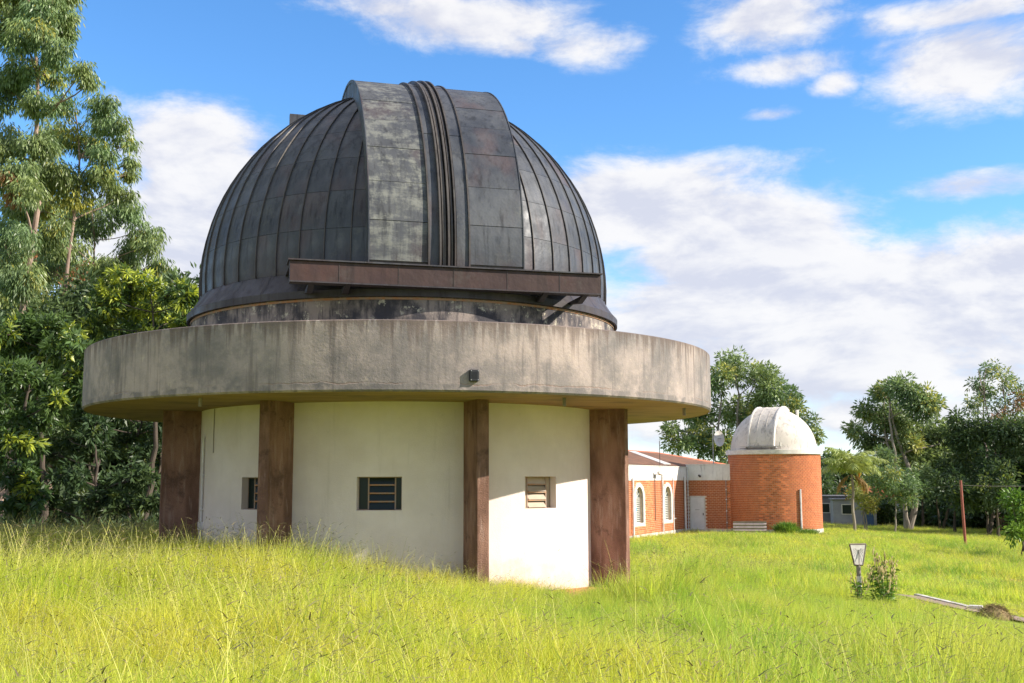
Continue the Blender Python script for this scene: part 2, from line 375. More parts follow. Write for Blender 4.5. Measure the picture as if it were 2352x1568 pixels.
# ------------------------------------------------------------------ ground
CP = np.array([(-2.2, 17, 0), (-2.2, 22.9, 0), (-7, 22, 0), (-9, 28, 0), (1.7, 21.0, -.24), (.5, 18.8, -.12), (4.5, 24, -.5), (6.96, 22, -.68), (10.2, 24, -1.1),
    (13, 22, -1.4), (6.3, 59.6, -1.4), (1., 50, -1.2), (10.9, 69, -1.4), (16.5, 64, -1.42), (16.5, 71, -1.42), (13, 50, -1.42), (23, 57, -1.75), (30.7, 85, -2.3), (28, 60, -2.2),
    (45, 120, -2.7), (0, 6, 0), (-6, 8, .03), (5, 10, -.35), (2.5, 13, -.12), (0, -10, 0), (-30, 30, 0), (-30, 80, -.5), (0, 100, -1.4), (60, 60, -3.4), (60, 160, -3.2),
    (-60, 160, -1), (0, 200, -2), (300, 400, -4), (-300, 400, -3), (0, 450, -3), (250, 0, -5), (-250, 0, 0), (0, -60, 0), (12, 12, -1.1), (30, 20, -2.8)], float)
def _rbf():
    n = len(CP); P = CP[:, :2]; K = np.sqrt(((P[:, None] - P[None]) ** 2).sum(-1) + 4.) * -1.
    A = np.zeros((n + 3, n + 3)); A[:n, :n] = K; A[:n, n:n + 2] = P; A[:n, n + 2] = 1; A[n:, :n] = A[:n, n:].T
    return np.linalg.solve(A, np.concatenate([CP[:, 2], np.zeros(3)]))
RB = _rbf()
def gzv(X, Y):
    X = np.asarray(X, float); Y = np.asarray(Y, float); s = RB[-3] * X + RB[-2] * Y + RB[-1]
    for (a, b, _), w in zip(CP, RB[:-3]): s = s - w * np.sqrt((X - a) ** 2 + (Y - b) ** 2 + 4.)
    return s
def gz(x, y): return float(gzv([x], [y])[0])
OX, OY = -2.23844, math.sqrt(23 ** 2 - 2.23844 ** 2); TH = math.atan2(OX, OY)
def obw(phi, r, z=0.):   # observatory polar coordinates to world, phi 0 toward the camera side
    c = Vector((-math.sin(TH), -math.cos(TH), 0)); rr = Vector((math.cos(TH), -math.sin(TH), 0))
    return Vector((OX, OY, z)) + c * (r * math.cos(phi)) + rr * (r * math.sin(phi))
def ground():
    def sp(a, b, n, k): 
        t = np.linspace(-1, 1, n); s = np.sinh(t * k) / math.sinh(k); return (a + b) / 2 + s * (b - a) / 2
    xs = sp(-520, 520, 190, 4.6); ys = np.concatenate([np.linspace(-80, 0, 8)[:-1], np.linspace(0, 40, 60)[:-1], np.linspace(40, 120, 50)[:-1], np.geomspace(120, 900, 24)])
    X, Y = np.meshgrid(xs, ys); Z = gzv(X, Y) + .03 * np.sin(X * 1.3 + Y * .7) * np.sin(Y * .9 - X * .4) * (np.abs(Y) < 130)
    nx, ny = len(xs), len(ys); V = np.stack([X, Y, Z], -1).reshape(-1, 3)
    i = np.arange(nx - 1)[None] + nx * np.arange(ny - 1)[:, None]; i = i.ravel()
    F = np.stack([i, i + 1, i + 1 + nx, i + nx], 1)
    m, T, b = new_mat('meadow_soil'); p = wpos(T); q = T.sep(p)
    col = T.mix(T.mr(T.noise(p, .22, 5), .35, .65), (.30, .36, .05), (.2, .28, .045))
    col = T.mix(T.mr(T.noise(p, 1.4, 6, .7), .5, .7, 0, .6), col, (.26, .25, .07))
    soil = T.mix(T.noise(p, 3, 6), (.50, .25, .12), (.38, .18, .09))
    spots = [(obw(R(50), 5.2), 3.4), (Vector((9.2, 63.4, 0)), 2.2), (Vector((7.2, 58.6, 0)), 2.0), (Vector((11.8, 66.8, 0)), 2.0), (Vector((11.4, 25.2, 0)), 1.2), (Vector((5, 55, 0)), 2.2), (Vector((12.3, 23.0, 0)), 2.0), (Vector((21, 47, 0)), 3.5), (Vector((17, 39, 0)), 2.2), (Vector((26, 56, 0)), 3.5), (Vector((9, 44, 0)), 2.2)]
    msk = None
    for c, r in spots:
        d = T.v('LENGTH', T.scl(T.v('SUBTRACT', p, tuple(c)), (1, 1, 0))); k = T.mr(d, r * .3, r, 1., 0.)
        msk = k if msk is None else T.m('MAXIMUM', msk, k)
    msk = T.mr(T.m('ADD', msk, T.m('MULTIPLY', T.m('SUBTRACT', T.noise(p, 2.2, 6, .7), .5), 1.2)), .45, .7)
    col = T.mix(msk, col, soil)
    T.l.new(col, b.inputs['Base Color']); b.inputs['Roughness'].default_value = 1.; b.inputs['Specular IOR Level'].default_value = .1
    bump(T, b, T.noise(p, 9, 6, .7), .6, .06)
    me = np_mesh('ground', V, F, [m]); me.polygons.foreach_set('use_smooth', [True] * len(me.polygons))
    o = link('ground', me); o['kind'] = 'structure'; o['label'] = 'grassy ground falling gently to the right'
ground()

# ------------------------------------------------------------------ the big observatory
RW, RO, FT, RR = 4.119, 4.824, .212, 6.295
Z_SOF, Z_RIM = 3.125, 4.234; ZC, RD = 5.67, 4.2
PHC = R(15.7); SP = R(45)
def observatory():
    ob = empty('observatory_building', (OX, OY, 0), -TH)
    tag(ob, 'round white observatory under a wide concrete ring with a dark copper dome', 'observatory')
    def pol(phi, r, z): return (r * math.sin(phi), -r * math.cos(phi), z)
    # wall with window openings
    wins = [R(-39.1), R(-5.95), R(36.45)]
    hw = .385 / RW; z0w, z1w = 1.28, 1.845
    angs = set(round(2 * PI * k / 120 - PI, 6) for k in range(120))
    for a in wins:
        angs = {x for x in angs if not (a - hw - .012 < x < a + hw + .012)} | {round(a - hw, 6), round(a + hw, 6)}
    angs = sorted(angs); zs = [-1.0, z0w, z1w, Z_SOF + .05]; mb = MB()
    for i, a in enumerate(angs):
        b = angs[(i + 1) % len(angs)]; b2 = b if b > a else b + 2 * PI
        iswin = any(abs((a + b2) / 2 - w) < hw * .5 for w in wins)
        for j in range(3):
            if iswin and j == 1: continue
            n = 1 if not iswin else 5
            for k in range(n):
                p, q = a + (b2 - a) * k / n, a + (b2 - a) * (k + 1) / n
                mb.add([pol(p, RW, zs[j]), pol(q, RW, zs[j]), pol(q, RW, zs[j + 1]), pol(p, RW, zs[j + 1])], [(0, 1, 2, 3)])
                mb.add([pol(p, RW - .24, zs[j]), pol(q, RW - .24, zs[j]), pol(q, RW - .24, zs[j + 1]), pol(p, RW - .24, zs[j + 1])], [(3, 2, 1, 0)])
        if iswin:
            for (p, q, za, zb) in ((a, a, z0w, z1w), (b2, b2, z0w, z1w)):
                mb.add([pol(p, RW, za), pol(p, RW - .24, za), pol(p, RW - .24, zb), pol(p, RW, zb)], [(0, 1, 2, 3)])
            for z in (z0w, z1w):
                for k in range(5):
                    p, q = a + (b2 - a) * k / 5, a + (b2 - a) * (k + 1) / 5
                    mb.add([pol(p, RW, z), pol(q, RW, z), pol(q, RW - .24, z), pol(p, RW - .24, z)], [(0, 1, 2, 3)])
    mb.build('wall', M['stucco'], ob, smooth=True, fix=False)
    MB().lathe([(.02, .02), (RW - .2, .02)], 48).build('floor_slab', M['slab'], ob)
    # windows
    for wi, a in enumerate(wins):
        w = empty('window', pol(a, RW - .17, z0w), a, ob)
        W_, H = .77, z1w - z0w
        fr = MB()
        for x in (-W_ / 2 + .012, -.20, .26, W_ / 2 - .012): fr.box(x - .012, x + .012, -.015, .015, .0, H)
        fr.box(-W_ / 2, W_ / 2, -.014, .014, 0, .016).box(-W_ / 2, W_ / 2, -.014, .014, H - .016, H)
        fr.build('frame', M['winframe'], w)
        MB().box(-W_ / 2, W_ / 2, -.06, .02, -.012, .004).build('sill', M['rustbar'], w)
        for (x0, x1) in ((-W_ / 2 + .024, -.212), (.272, W_ / 2 - .024)):
            MB().box(x0, x1, -.003, .003, .016, H - .016).build('pane', M['tan_pane'] if wi == 2 else M['glass'], w)
        sl = MB().box(-.186, .246, -.004, .004, -.066, .058).mesh('louvre_pane', M['tan_pane'] if wi == 2 else M['glass'])
        br = MB().box(-.186, .246, -.016, .006, -.012, .012).mesh('louvre_bar', M['rustbar'])
        for k in range(4):
            zc = H * (k + .5) / 4
            link('louvre_pane', sl, w, (0, 0, zc), (R(-14) if not (wi == 2 and k < 3) else R(-32), 0, 0))
            if k: link('louvre_bar', br, w, (0, -.01, H * k / 4), (R(-14), 0, 0))
    # fins
    for k in range(8):
        a = PHC + SP * (k - 2)
        o = MB().box(-FT / 2, FT / 2, -RO, -RW + .03, -1.0, Z_SOF + .03).build('column', M['column'], ob, rot=(0, 0, a)); bevel(o, .012)
    # ring: parapet, soffit, roof slab
    prof = [(RR - .03, Z_SOF), (RR, Z_SOF + .03), (RR, Z_RIM - .015), (RR - .015, Z_RIM), (RR - .16, Z_RIM), (RR - .17, Z_RIM - .01), (RR - .17, Z_SOF + .22)]
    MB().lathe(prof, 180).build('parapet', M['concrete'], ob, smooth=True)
    MB().lathe([(RW - .05, Z_SOF + .004), (RR - .03, Z_SOF + .004)], 180).build('soffit', M['soffit'], ob, fix=False)
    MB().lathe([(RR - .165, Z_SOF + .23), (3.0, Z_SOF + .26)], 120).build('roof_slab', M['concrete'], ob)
    MB().lathe([(4.36, Z_SOF + .24), (4.36, 4.965)], 160).build('drum', M['drum'], ob, smooth=True)
    MB().lathe([(4.375, 4.86), (4.375, 4.90), (4.30, 4.905)], 120).build('drum_track', M['rustbar'], ob, smooth=True)
    for a, r in ((R(27), 5.75), (R(63), 5.9), (R(-35), 5.8)):
        MB().tube([pol(a, r, Z_SOF + .05), pol(a, r, Z_SOF - .14)], .03, 10).build('drain_spout', M['barkgrey'], ob)
    a = R(-66.5)
    cd = MB().tube([pol(a, RW + .03, .1), pol(a, RW + .03, 2.62)], .022, 8).build('conduit', M['pipe'], ob)
    MB().box(-.05, .05, -.05, .03, -.07, .07).build('conduit_box', M['pipe'], cd, loc=pol(a, RW + .03, .95), rot=(0, 0, a))
    for z in (.5, 1.25, 1.9): MB().box(-.035, .035, -.03, .03, -.012, .012).build('clamp', M['pipe'], cd, loc=pol(a, RW + .03, z), rot=(0, 0, a))
    MB().tube([pol(R(-59), RW + .012, 2.3), pol(R(-59), RW + .012, 3.12)], .007, 6).build('cable', M['barkgrey'], ob)
    # dome
    shell = [(4.40, 4.905), (4.44, 4.91), (4.445, 5.035)] + [(4.445 - (.255) * t, 5.035 + .365 * t ** 1.25) for t in (.33, .66, 1)]
    sk = MB().lathe(shell, 162).build('dome_skirt', M['copper'], ob, smooth=True)
    seam = MB().add([(-.008, -4.455, 5.04), (.008, -4.455, 5.04), (.008, -4.2, 5.41), (-.008, -4.2, 5.41), (-.008, -4.44, 5.04), (.008, -4.44, 5.04)], [(0, 1, 2, 3)]).mesh('seam', M['copper_seam'])
    for k in range(-13, 14): link('seam', seam, sk, rot=(0, 0, (k + .5) * R(10)))
    E0 = R(-3.7)
    prof = [((RD - .03) * math.cos(e), ZC + (RD - .03) * math.sin(e)) for e in np.linspace(E0, PI / 2 - .001, 40)]
    dome = MB().lathe(prof, 162).build('dome', M['copper_seam'], ob, smooth=True)
    NG = 54; dg = 2 * PI / NG; rows = [R(x) for x in (-3.7, 7, 17, 27, 37, 47, 57, 67, 77)]
    def panel(e0, e1, n1=3, n2=3):
        g = R(.05); e0 += g; e1 -= g; mb = MB(); vs = []; m_ = n1 + 1
        for i in range(n2 + 1):
            e = e0 + (e1 - e0) * i / n2; half = dg / 2 - .003 / max(.2, math.cos(e)) / RD
            for j in range(m_): vs.append((e, -half + 2 * half * j / n1))
        P3 = lambda e, a, r: (r * math.cos(e) * math.sin(a), -r * math.cos(e) * math.cos(a), ZC + r * math.sin(e))
        V = [P3(e, a, RD) for e, a in vs]; fs = [(i * m_ + j, i * m_ + j + 1, (i + 1) * m_ + j + 1, (i + 1) * m_ + j) for i in range(n2) for j in range(n1)]
        ring = [j for j in range(m_)] + [i * m_ + n1 for i in range(1, n2 + 1)] + [n2 * m_ + j for j in range(n1 - 1, -1, -1)] + [i * m_ for i in range(n2 - 1, 0, -1)]
        b = len(V); V += [P3(vs[k][0], vs[k][1], RD - .02) for k in ring]; n = len(ring)
        fs += [(ring[k], b + k, b + (k + 1) % n, ring[(k + 1) % n]) for k in range(n)]
        mb.add(V, fs); return mb
    PHS = R(9.5)
    def under_shutter(a, e):
        x = RD * math.cos(e) * math.sin(a - PHS); return abs(x) < 1.18 and math.cos(a - PHS) > -.5
    pm = [panel(rows[i], rows[i + 1]) for i in range(8)]; meshes = [p.mesh('copper_panel', M['copper'], True) for p in pm]
    rest = MB(); ribs_rest = MB()
    def ribmb():
        mb = MB(); n = 22; ee = np.linspace(E0, R(82), n); vs = []
        for e in ee:
            for (x, r) in ((-.010, RD - .01), (-.007, RD + .03), (.007, RD + .03), (.010, RD - .01)): vs.append((x, -r * math.cos(e), ZC + r * math.sin(e)))
        return mb.add(vs, [(i * 4 + j, i * 4 + j + 1, (i + 1) * 4 + j + 1, (i + 1) * 4 + j) for i in range(n - 1) for j in range(3)])
    rm = ribmb().mesh('standing_seam', M['copper_seam'])
    def rotz(mbs, a):
        c, s = math.cos(a), math.sin(a); return [(x * c - y * s, x * s + y * c, z) for x, y, z in mbs.v]
    src_rib = ribmb()
    for k in range(NG):
        a = -PI + dg * (k + .5); vis = abs(a) < R(100)
        for i in range(8):
            if under_shutter(a, (rows[i] + rows[i + 1]) / 2): continue
            if vis:
                link('copper_panel', meshes[i], dome, rot=(0, 0, a))
            else: rest.add(rotz(pm[i], a), pm[i].f)
        ar = a + dg / 2
        if abs(ar) < R(100): link('standing_seam', rm, dome, rot=(0, 0, ar))
        else: ribs_rest.add(rotz(src_rib, ar), src_rib.f)
    rest.build('rear_panels', M['copper'], dome, smooth=True)['kind'] = 'stuff'
    ribs_rest.build('rear_seams', M['copper_seam'], dome)['kind'] = 'stuff'
    # shutter arch
    RA, HWD = 4.33, 1.38; T0, T1 = R(-3.0), R(118)
    def arc(off0, off1, t0, t1, r0, r1, n=40):
        mb = MB(); vs = []
        for i in range(n + 1):
            t = t0 + (t1 - t0) * i / n
            for o, r in ((off0, r0), (off0, r1), (off1, r1), (off1, r0)): vs.append((o, -r * math.cos(t), ZC + r * math.sin(t)))
        fs = [(i * 4 + j, i * 4 + (j + 1) % 4, (i + 1) * 4 + (j + 1) % 4, (i + 1) * 4 + j) for i in range(n) for j in range(4)]
        fs += [(3, 2, 1, 0), tuple(n * 4 + j for j in range(4))]
        return mb.add(vs, fs)
    sh = arc(-HWD + .01, HWD - .01, T0, T1, 3.86, RA - .03, 60)
    shutter = sh.build('shutter', M['copper_seam'], ob, rot=(0, 0, PHS))
    rows_t = [T0 + R(1.0)] + [R(x) for x in (7.5, 17.5, 27.5, 37.5, 47, 56.5, 66, 75, 84, 93, 102, 110)] + [T1]
    for (o0, o1, mt) in ((-HWD, -.345, 'copper_patch'), (.385, HWD, 'copper')):
        for i in range(len(rows_t) - 1):
            arc(o0, o1, rows_t[i] + R(.07), rows_t[i + 1] - R(.07), RA - .035, RA + .004 * (i % 2), 4).build('shutter_panel', M[mt], shutter, fix=True)
    for (o0, o1) in ((-.335, -.15), (.16, .375)):
        for i, (t0, t1) in enumerate(((T0 - R(.6), R(33)), (R(33.1), R(62)), (R(62.1), R(90)), (R(90.1), T1))):
            arc(o0, o1, t0, t1, RA - .02, RA + .022 + .006 * i, 14).build('joint_strip', M['copper'], shutter)
    for o, h, w in ((-.34, .055, .014), (-.145, .10, .016), (-.075, .075, .03), (.0, .12, .018), (.06, .085, .016), (.115, .12, .014), (.38, .055, .014)):
        arc(o - w, o + w, T0 - R(1.4 if abs(o) < .2 else .5), T1, RA - .02, RA + h, 60).build('cover_rib', M['copper_seam'], shutter, smooth=False)
    arc(-HWD - .006, -HWD + .012, T0, T1, RA - .05, RA + .014, 60).build('edge_trim', M['copper'], shutter)
    arc(HWD - .012, HWD + .006, T0, T1, RA - .05, RA + .014, 60).build('edge_trim', M['copper'], shutter)
    for s in (-1, 1):
        for i in range(5, 25):
            t = T0 + (T1 - T0) * i / 25
            arc(s * (HWD - .009) - .004, s * (HWD - .009) + .004, t - R(.2), t + R(.2), 3.95, RA - .04, 1).build('side_seam', M['copper'], shutter)
        arc(s * (HWD - .012) - .006, s * (HWD - .012) + .006, T0, T1, 3.9, RA - .05, 50).build('side_plate', M['copper'], shutter)
    for (o0, o1) in ((-HWD - .02, -.34), (.38, HWD + .02)):
        MB().box(o0, o1, -RA - .05, -RA + .06, 5.425, 5.445).build('drip_edge', M['copper_patch'], shutter)
    # beam that carries the shutter
    BL = 2.71; bm_ = MB().box(-BL, BL, -4.60, -4.42, 5.055, 5.395).build('shutter_beam', M['beam'], ob, rot=(0, 0, PHS)); bevel(bm_, .006)
    MB().box(-BL - .03, BL + .03, -4.645, -4.10, 5.397, 5.419).build('beam_flange', M['copper'], bm_)
    MB().box(-BL, BL, -4.635, -4.40, 5.03, 5.053).build('beam_flange', M['copper'], bm_)
    for x in (-1.9, -.9, .05, 1.0, 1.95): MB().box(x - .006, x + .006, -4.606, -4.59, 5.055, 5.395).build('plate_joint', M['copper_seam'], bm_)
    for x in (-2.35, -1.75, 1.72, 2.45):
        MB().add([(x - .05, -4.56, 5.03), (x - .05, -3.4, 5.03), (x - .05, -4.2, 4.93), (x + .05, -4.56, 5.03), (x + .05, -3.4, 5.03), (x + .05, -4.2, 4.93)],
                 [(0, 1, 2), (5, 4, 3), (0, 3, 4, 1), (1, 4, 5, 2), (2, 5, 3, 0)]).build('bracket', M['copper'], bm_)
    for s in (-1, 1): MB().box(s * 2.2 - .5, s * 2.2 + .5, -4.42, -3.0, 5.375, 5.395).build('beam_plate', M['copper'], bm_)
    rb = MB().box(-2.45, -1.3, .95, 1.08, 9.53, 9.77).build('rear_rail', M['copper'], ob, rot=(0, 0, PHS)); bevel(rb, .006)
    for x in (-2.35, -1.6): MB().box(x - .04, x + .04, .97, 1.05, ZC + math.sqrt(RD ** 2 - x * x - 1) - .1, 9.53).build('rail_post', M['darksteel'], rb)
    # black box on the ring
    p = at(1089, 861, 16.7); ph = math.asin((Vector((p.x - OX, p.y - OY, 0)).dot(Vector((math.cos(TH), -math.sin(TH), 0)))) / RR)
    jb = empty('lamp_box', obw(ph, RR, p.z), ph - TH); tag(jb, 'small black box with corner screws fixed to the concrete ring', 'box')
    o = MB().box(-.075, .075, -.075, .004, -.09, .09).build('housing', M['black'], jb); bevel(o, .012)
    for x in (-.055, .055):
        for z in (-.07, .07): MB().tube([(x, -.074, z), (x, -.082, z)], .008, 8).build('screw', M['steel'], jb)
    for k in range(7): MB().box(-.045, .045, -.081, -.073, -.05 + k * .0165, -.045 + k * .0165).build('rib', M['black'], jb)
observatory()

# ------------------------------------------------------------------ brick hall
def planar_wall(outer, holes, depth):   # polygons in (x, z); wall plane y = 0, holes get reveals going back to y = depth
    bm = bmesh.new(); edges = []
    for loop in [outer] + holes:
        vs = [bm.verts.new((x, 0, z)) for x, z in loop]
        edges += [bm.edges.new((vs[i], vs[(i + 1) % len(vs)])) for i in range(len(vs))]
    bmesh.ops.triangle_fill(bm, use_beauty=True, use_dissolve=False, edges=edges)
    for loop in holes:
        a = [bm.verts.new((x, 0, z)) for x, z in loop]; b = [bm.verts.new((x, depth, z)) for x, z in loop]; n = len(loop)
        for i in range(n): bm.faces.new((a[i], a[(i + 1) % n], b[(i + 1) % n], b[i]))
    me = bpy.data.meshes.new('wall'); bm.to_mesh(me); bm.free(); return me
HALL = Vector((10.9, 69, -1.4)); HRZ = math.atan2(.9, .437)
BP, BH, BLN = .105, .09, .235
def arch(cx, w, z0, zs, rise, n=14):
    return [(cx - w / 2, z0), (cx + w / 2, z0)] + [(cx + w / 2 * math.cos(PI * k / n), zs + rise * math.sin(PI * k / n)) for k in range(n + 1)]
def inside(poly, x, z):
    c = False; j = len(poly) - 1
    for i in range(len(poly)):
        (xi, zi), (xj, zj) = poly[i], poly[j]
        if (zi > z) != (zj > z) and x < (xj - xi) * (z - zi) / (zj - zi) + xi: c = not c
        j = i
    return c
def hall():
    h = empty('brick_hall', HALL, HRZ); tag(h, 'low orange brick hall with white fascia, arched windows and a brown sheet roof', 'building')
    ZF, ZT = 3.17, 3.97
    wx = [(-9.03, 1.55), (-3.99, 1.55)]
    holes = [arch(c, w - .3, .85, 2.2, .62) for c, w in wx]; trims = [arch(c, w + .22, .68, 2.2, .84) for c, w in wx]
    me = planar_wall([(-26, -1), (0, -1), (0, ZT - .02), (-26, ZT - .02)], holes, .24); me.materials.append(M['mortar'])
    wall = link('wall', me, h)
    body = MB().add([(-26, 0, -1), (-26, 9.8, -1), (4.2, 9.8, -1), (4.2, 0, -1), (-26, 0, ZT - .03), (-26, 9.8, ZT - .03), (4.2, 9.8, ZT - .03), (4.2, 0, ZT - .03)],
                    [(0, 1, 5, 4), (1, 2, 6, 5), (2, 3, 7, 6)]).build('rear_wall', M['mortar'], h, fix=False)
    # connector block towards the tower (face at x = 0)
    con = MB().box(.0, 4.2, -3.1, .0, -1, ZF).build('connector', M['mortar'], h)
    MB().box(-.03, 4.2, -3.0, .02, ZF, 4.12).build('connector_fascia', M['fascia'], h)
    MB().box(-.06, 4.2, -3.0, .05, 4.12, 4.16).build('coping', M['fascia'], h)
    MB().box(-26, .0, -.035, .12, ZF, ZT).build('fascia', M['fascia'], h)
    MB().box(-26, .0, -.07, .16, ZT, ZT + .045).build('fascia_cap', M['white'], h)
    MB().box(-26, .0, -.045, .02, -1, .22).build('plinth', M['plinth'], h)
    MB().box(-.045, .02, -1.2, -.045, -.5, .12).build('plinth', M['plinth'], h); MB().box(-.045, .02, -2.9, -1.2, -.5, .16).build('plinth', M['plinth'], h)
    # bricks
    bme = MB().box(-BLN / 2, BLN / 2, -.012, .03, -BH / 2, BH / 2).mesh('brick', M['brick'])
    spots = []; nrow = int((ZF - .22) / BP)
    for r in range(nrow):
        z = .22 + BP * (r + .5); o = (r % 2) * .124
        for k in range(66):
            x = -.13 - o - k * .248
            if any(inside(t, x + d, z) for t in trims for d in (-.1, .1)): continue
            spots.append((0, x, 0., z, x))
        for k in range(12):
            y = -.13 - o - k * .248
            if y < -2.9: continue
            if -1.18 < y < -.14 and z < 2.22: continue
            spots.append((1, 0., y, z, y - 4))
    vis = sorted([s for s in spots if not (s[0] == 0 and s[1] < -10.3)], key=lambda s: s[4])
    near = set(vis[:300]); rest = MB(); jit = random.Random(3)
    for s in spots:
        rz = 0 if s[0] == 0 else -PI / 2
        d = jit.uniform(-.003, .003)
        if s in near: link('brick', bme, wall if s[0] == 0 else con, (s[1] + (d if s[0] else 0), s[2] + (0 if s[0] else d), s[3]), (0, 0, rz))
        else:
            Mx = Matrix.Translation((s[1] + (d if s[0] else 0), s[2] + (0 if s[0] else d), s[3])) @ Matrix.Rotation(rz, 4, 'Z')
            rest.box(-BLN / 2, BLN / 2, -.012, .03, -BH / 2, BH / 2, Mx)
    rest.build('brickwork', M['brick'], wall, fix=False)['kind'] = 'stuff'
    # arched windows
    for (c, w), hole, trim in zip(wx, holes, trims):
        wn = empty('window', (c, 0, 0), 0, h)
        n = len(hole); mb = MB()
        o_ = [(x - c, z) for x, z in trim]; i_ = [(x - c, z) for x, z in hole]
        vs = [(x, -.05, z) for x, z in o_] + [(x, -.05, z) for x, z in i_] + [(x, .02, z) for x, z in o_] + [(x, .06, z) for x, z in i_]
        fs = []
        for k in range(n):
            k2 = (k + 1) % n; fs += [(k, k2, n + k2, n + k), (2 * n + k, 2 * n + k2, k2, k), (n + k, n + k2, 3 * n + k2, 3 * n + k)]
        mb.add(vs, fs).build('surround', M['white'], wn)
        MB().add([(x, .2, z) for x, z in i_], [tuple(range(n))]).build('pane', M['pglass'], wn, fix=False)
        W2 = (w - .3) / 2
        bar = MB().box(-W2, W2, .14, .17, -.018, .018).mesh('bar', M['white'])
        for k in range(14): link('bar', bar, wn, (0, 0, .87 + 1.33 * k / 13))
        for x in (-W2 + .02, 0, W2 - .02): MB().box(x - .018, x + .018, .15, .18, .85, 2.2).build('mullion', M['white'], wn)
        for k in range(1, 6):
            a = PI * k / 6; MB().tube([(0, .16, 2.2), (W2 * math.cos(a) * .97, .16, 2.2 + .62 * math.sin(a) * .97)], .018, 6).build('fan_bar', M['white'], wn)
        MB().tube([(W2 * .97 * math.cos(PI * k / 14), .16, 2.2 + .6 * math.sin(PI * k / 14)) for k in range(15)], .02, 6).build('arch_frame', M['white'], wn)
        if c < -6:
            MB().box(-.5, -.1, .10, .13, 1.50, 1.68).box(-.45, -.2, .10, .14, 1.4, 1.56).build('blue_cloth', M['cyan'], wn)
    # door
    d = empty('door', (0, -.655, 0), -PI / 2, h)
    fr = MB().box(-.5, -.42, -.04, .03, .08, 2.2).box(.42, .5, -.04, .03, .08, 2.2).box(-.42, .42, -.04, .03, 2.12, 2.2).build('frame', M['white'], d)
    lf = MB().box(-.42, .42, -.02, .02, .16, 2.12).build('leaf', M['door'], d); bevel(lf, .01)
    MB().box(-.42, .42, -.06, .02, .02, .155).build('threshold', M['plinth'], d)
    MB().box(.33, .38, -.045, -.02, 1.02, 1.16).build('handle', M['darksteel'], d); MB().box(-.15, .12, -.03, -.02, 1.34, 1.37).build('bolt', M['steel'], d)
    # downpipes and conduits
    for x, r, z0, z1 in ((-10.25, .06, 0, 3.3), (-5.14, .05, .25, 3.5), (-3.03, .03, .1, 3.35), (-.82, .07, 0, 3.4), (-.1, .035, 0, 3.97)):
        MB().tube([(x, -.05 - r, z0), (x, -.05 - r, z1)], r, 10).build('downpipe', M['pipe'], h)
    MB().tube([(-3.03, -.08, .9), (-2.55, -.08, .9)], .025, 8).build('pipe_stub', M['pipe'], h)
    dp = MB().tube([(-.08, -2.5, .1), (-.08, -2.5, ZF)], .02, 8).build('conduit', M['steel'], h)
    for z in (.6, 1.3, 2.0, 2.6): MB().box(-.11, -.04, -2.54, -2.46, z - .03, z + .03).build('clamp', M['pipe'], dp)
    MB().tube([(-6.43, -.07, .9), (-6.43, -.07, 3.5)], .022, 6).build('cable', M['darksteel'], h)
    br = MB().box(-.3, -.0, -.9, -.82, 3.44, 3.5).build('lamp_bracket', M['darksteel'], h)
    MB().tube([(-.28, -.86, 3.47), (-.42, -.98, 3.40)], .06, 8).build('lamp', M['darksteel'], br)
    # roof: sheets, ridge tiles, flashing
    rf = MB().add([(-26, .1, ZT + .05), (14, .1, ZT + .05), (8.6, 4.9, 5.04), (-26, 4.9, 5.04), (-26, 9.7, ZT + .05), (14, 9.7, ZT + .05)], [(0, 1, 2, 3), (3, 2, 5, 4), (1, 5, 2)]).build('roof', M['roof'], h, fix=False)
    for k in range(36):
        x0 = -22 + k; n = 12; vs = []; xe = min(1., max(0., (x0 + 1 - 8.6) / 5.4)); 
        for i in range(n + 1):
            x = x0 + i / n * .99; wv = .025 * math.cos(2 * PI * i / 2.)
            top = 1. if x < 8.6 else max(.02, 1 - (x - 8.6) / 5.4)
            for t in (0, top): vs.append((x, .02 + 4.88 * t, ZT + .06 + (5.06 - ZT - .01) * t + wv + .02))
        MB().add(vs, [(2 * i, 2 * i + 2, 2 * i + 3, 2 * i + 1) for i in range(n)]).build('roof_sheet', M['roof'], rf, fix=False)
    tl = MB()
    for i in range(2):
        for k in range(7):
            a = PI * k / 6; tl.v.append((-.2 + .4 * i, .13 * math.cos(a), .10 * math.sin(a)))
    tl.f = [(k, k + 1, 8 + k, 7 + k) for k in range(6)]; tl.mi = [0] * 6; tm = tl.mesh('ridge_tile', M['tile'], True)
    for k in range(56): link('ridge_tile', tm, rf, (-13 + k * .386, 4.9, 5.10), (0, R(-4), 0))
    A, B = Vector((8.6, 4.9, 5.10)), Vector((14, .1, ZT + .12)); dr = B - A
    for k in range(18): link('ridge_tile', tm, rf, A + dr * (k / 18.), (0, math.atan2(-dr.z, math.hypot(dr.x, dr.y)), math.atan2(dr.y, dr.x)))
    P0, P1 = Vector((-3.7, .05, ZT + .13)), Vector((2.2, 4.4, 5.06)); dd = (P1 - P0); s = Vector((-dd.y, dd.x, 0)).normalized() * .22
    MB().add([P0 - s, P0 + s, P1 + s, P1 - s, P0 - s + Vector((0, 0, .05)), P0 + s + Vector((0, 0, .05)), P1 + s + Vector((0, 0, .05)), P1 - s + Vector((0, 0, .05))],
             [(0, 1, 2, 3), (4, 5, 6, 7), (0, 1, 5, 4), (1, 2, 6, 5), (2, 3, 7, 6), (3, 0, 4, 7)]).build('flashing', M['white'], rf)
    def hw(x, y, z): return HALL + Matrix.Rotation(HRZ, 3, 'Z') @ Vector((x, y, z))
    # antennas, camera
    a = empty('mast_antenna', hw(-5.4, -.05, 3.45), HRZ); tag(a, 'thin dark rod antenna rising from the white fascia of the hall', 'antenna')
    MB().tube([(0, 0, 0), (0, 0, 2.0)], .022, 6).build('rod', M['darksteel'], a)
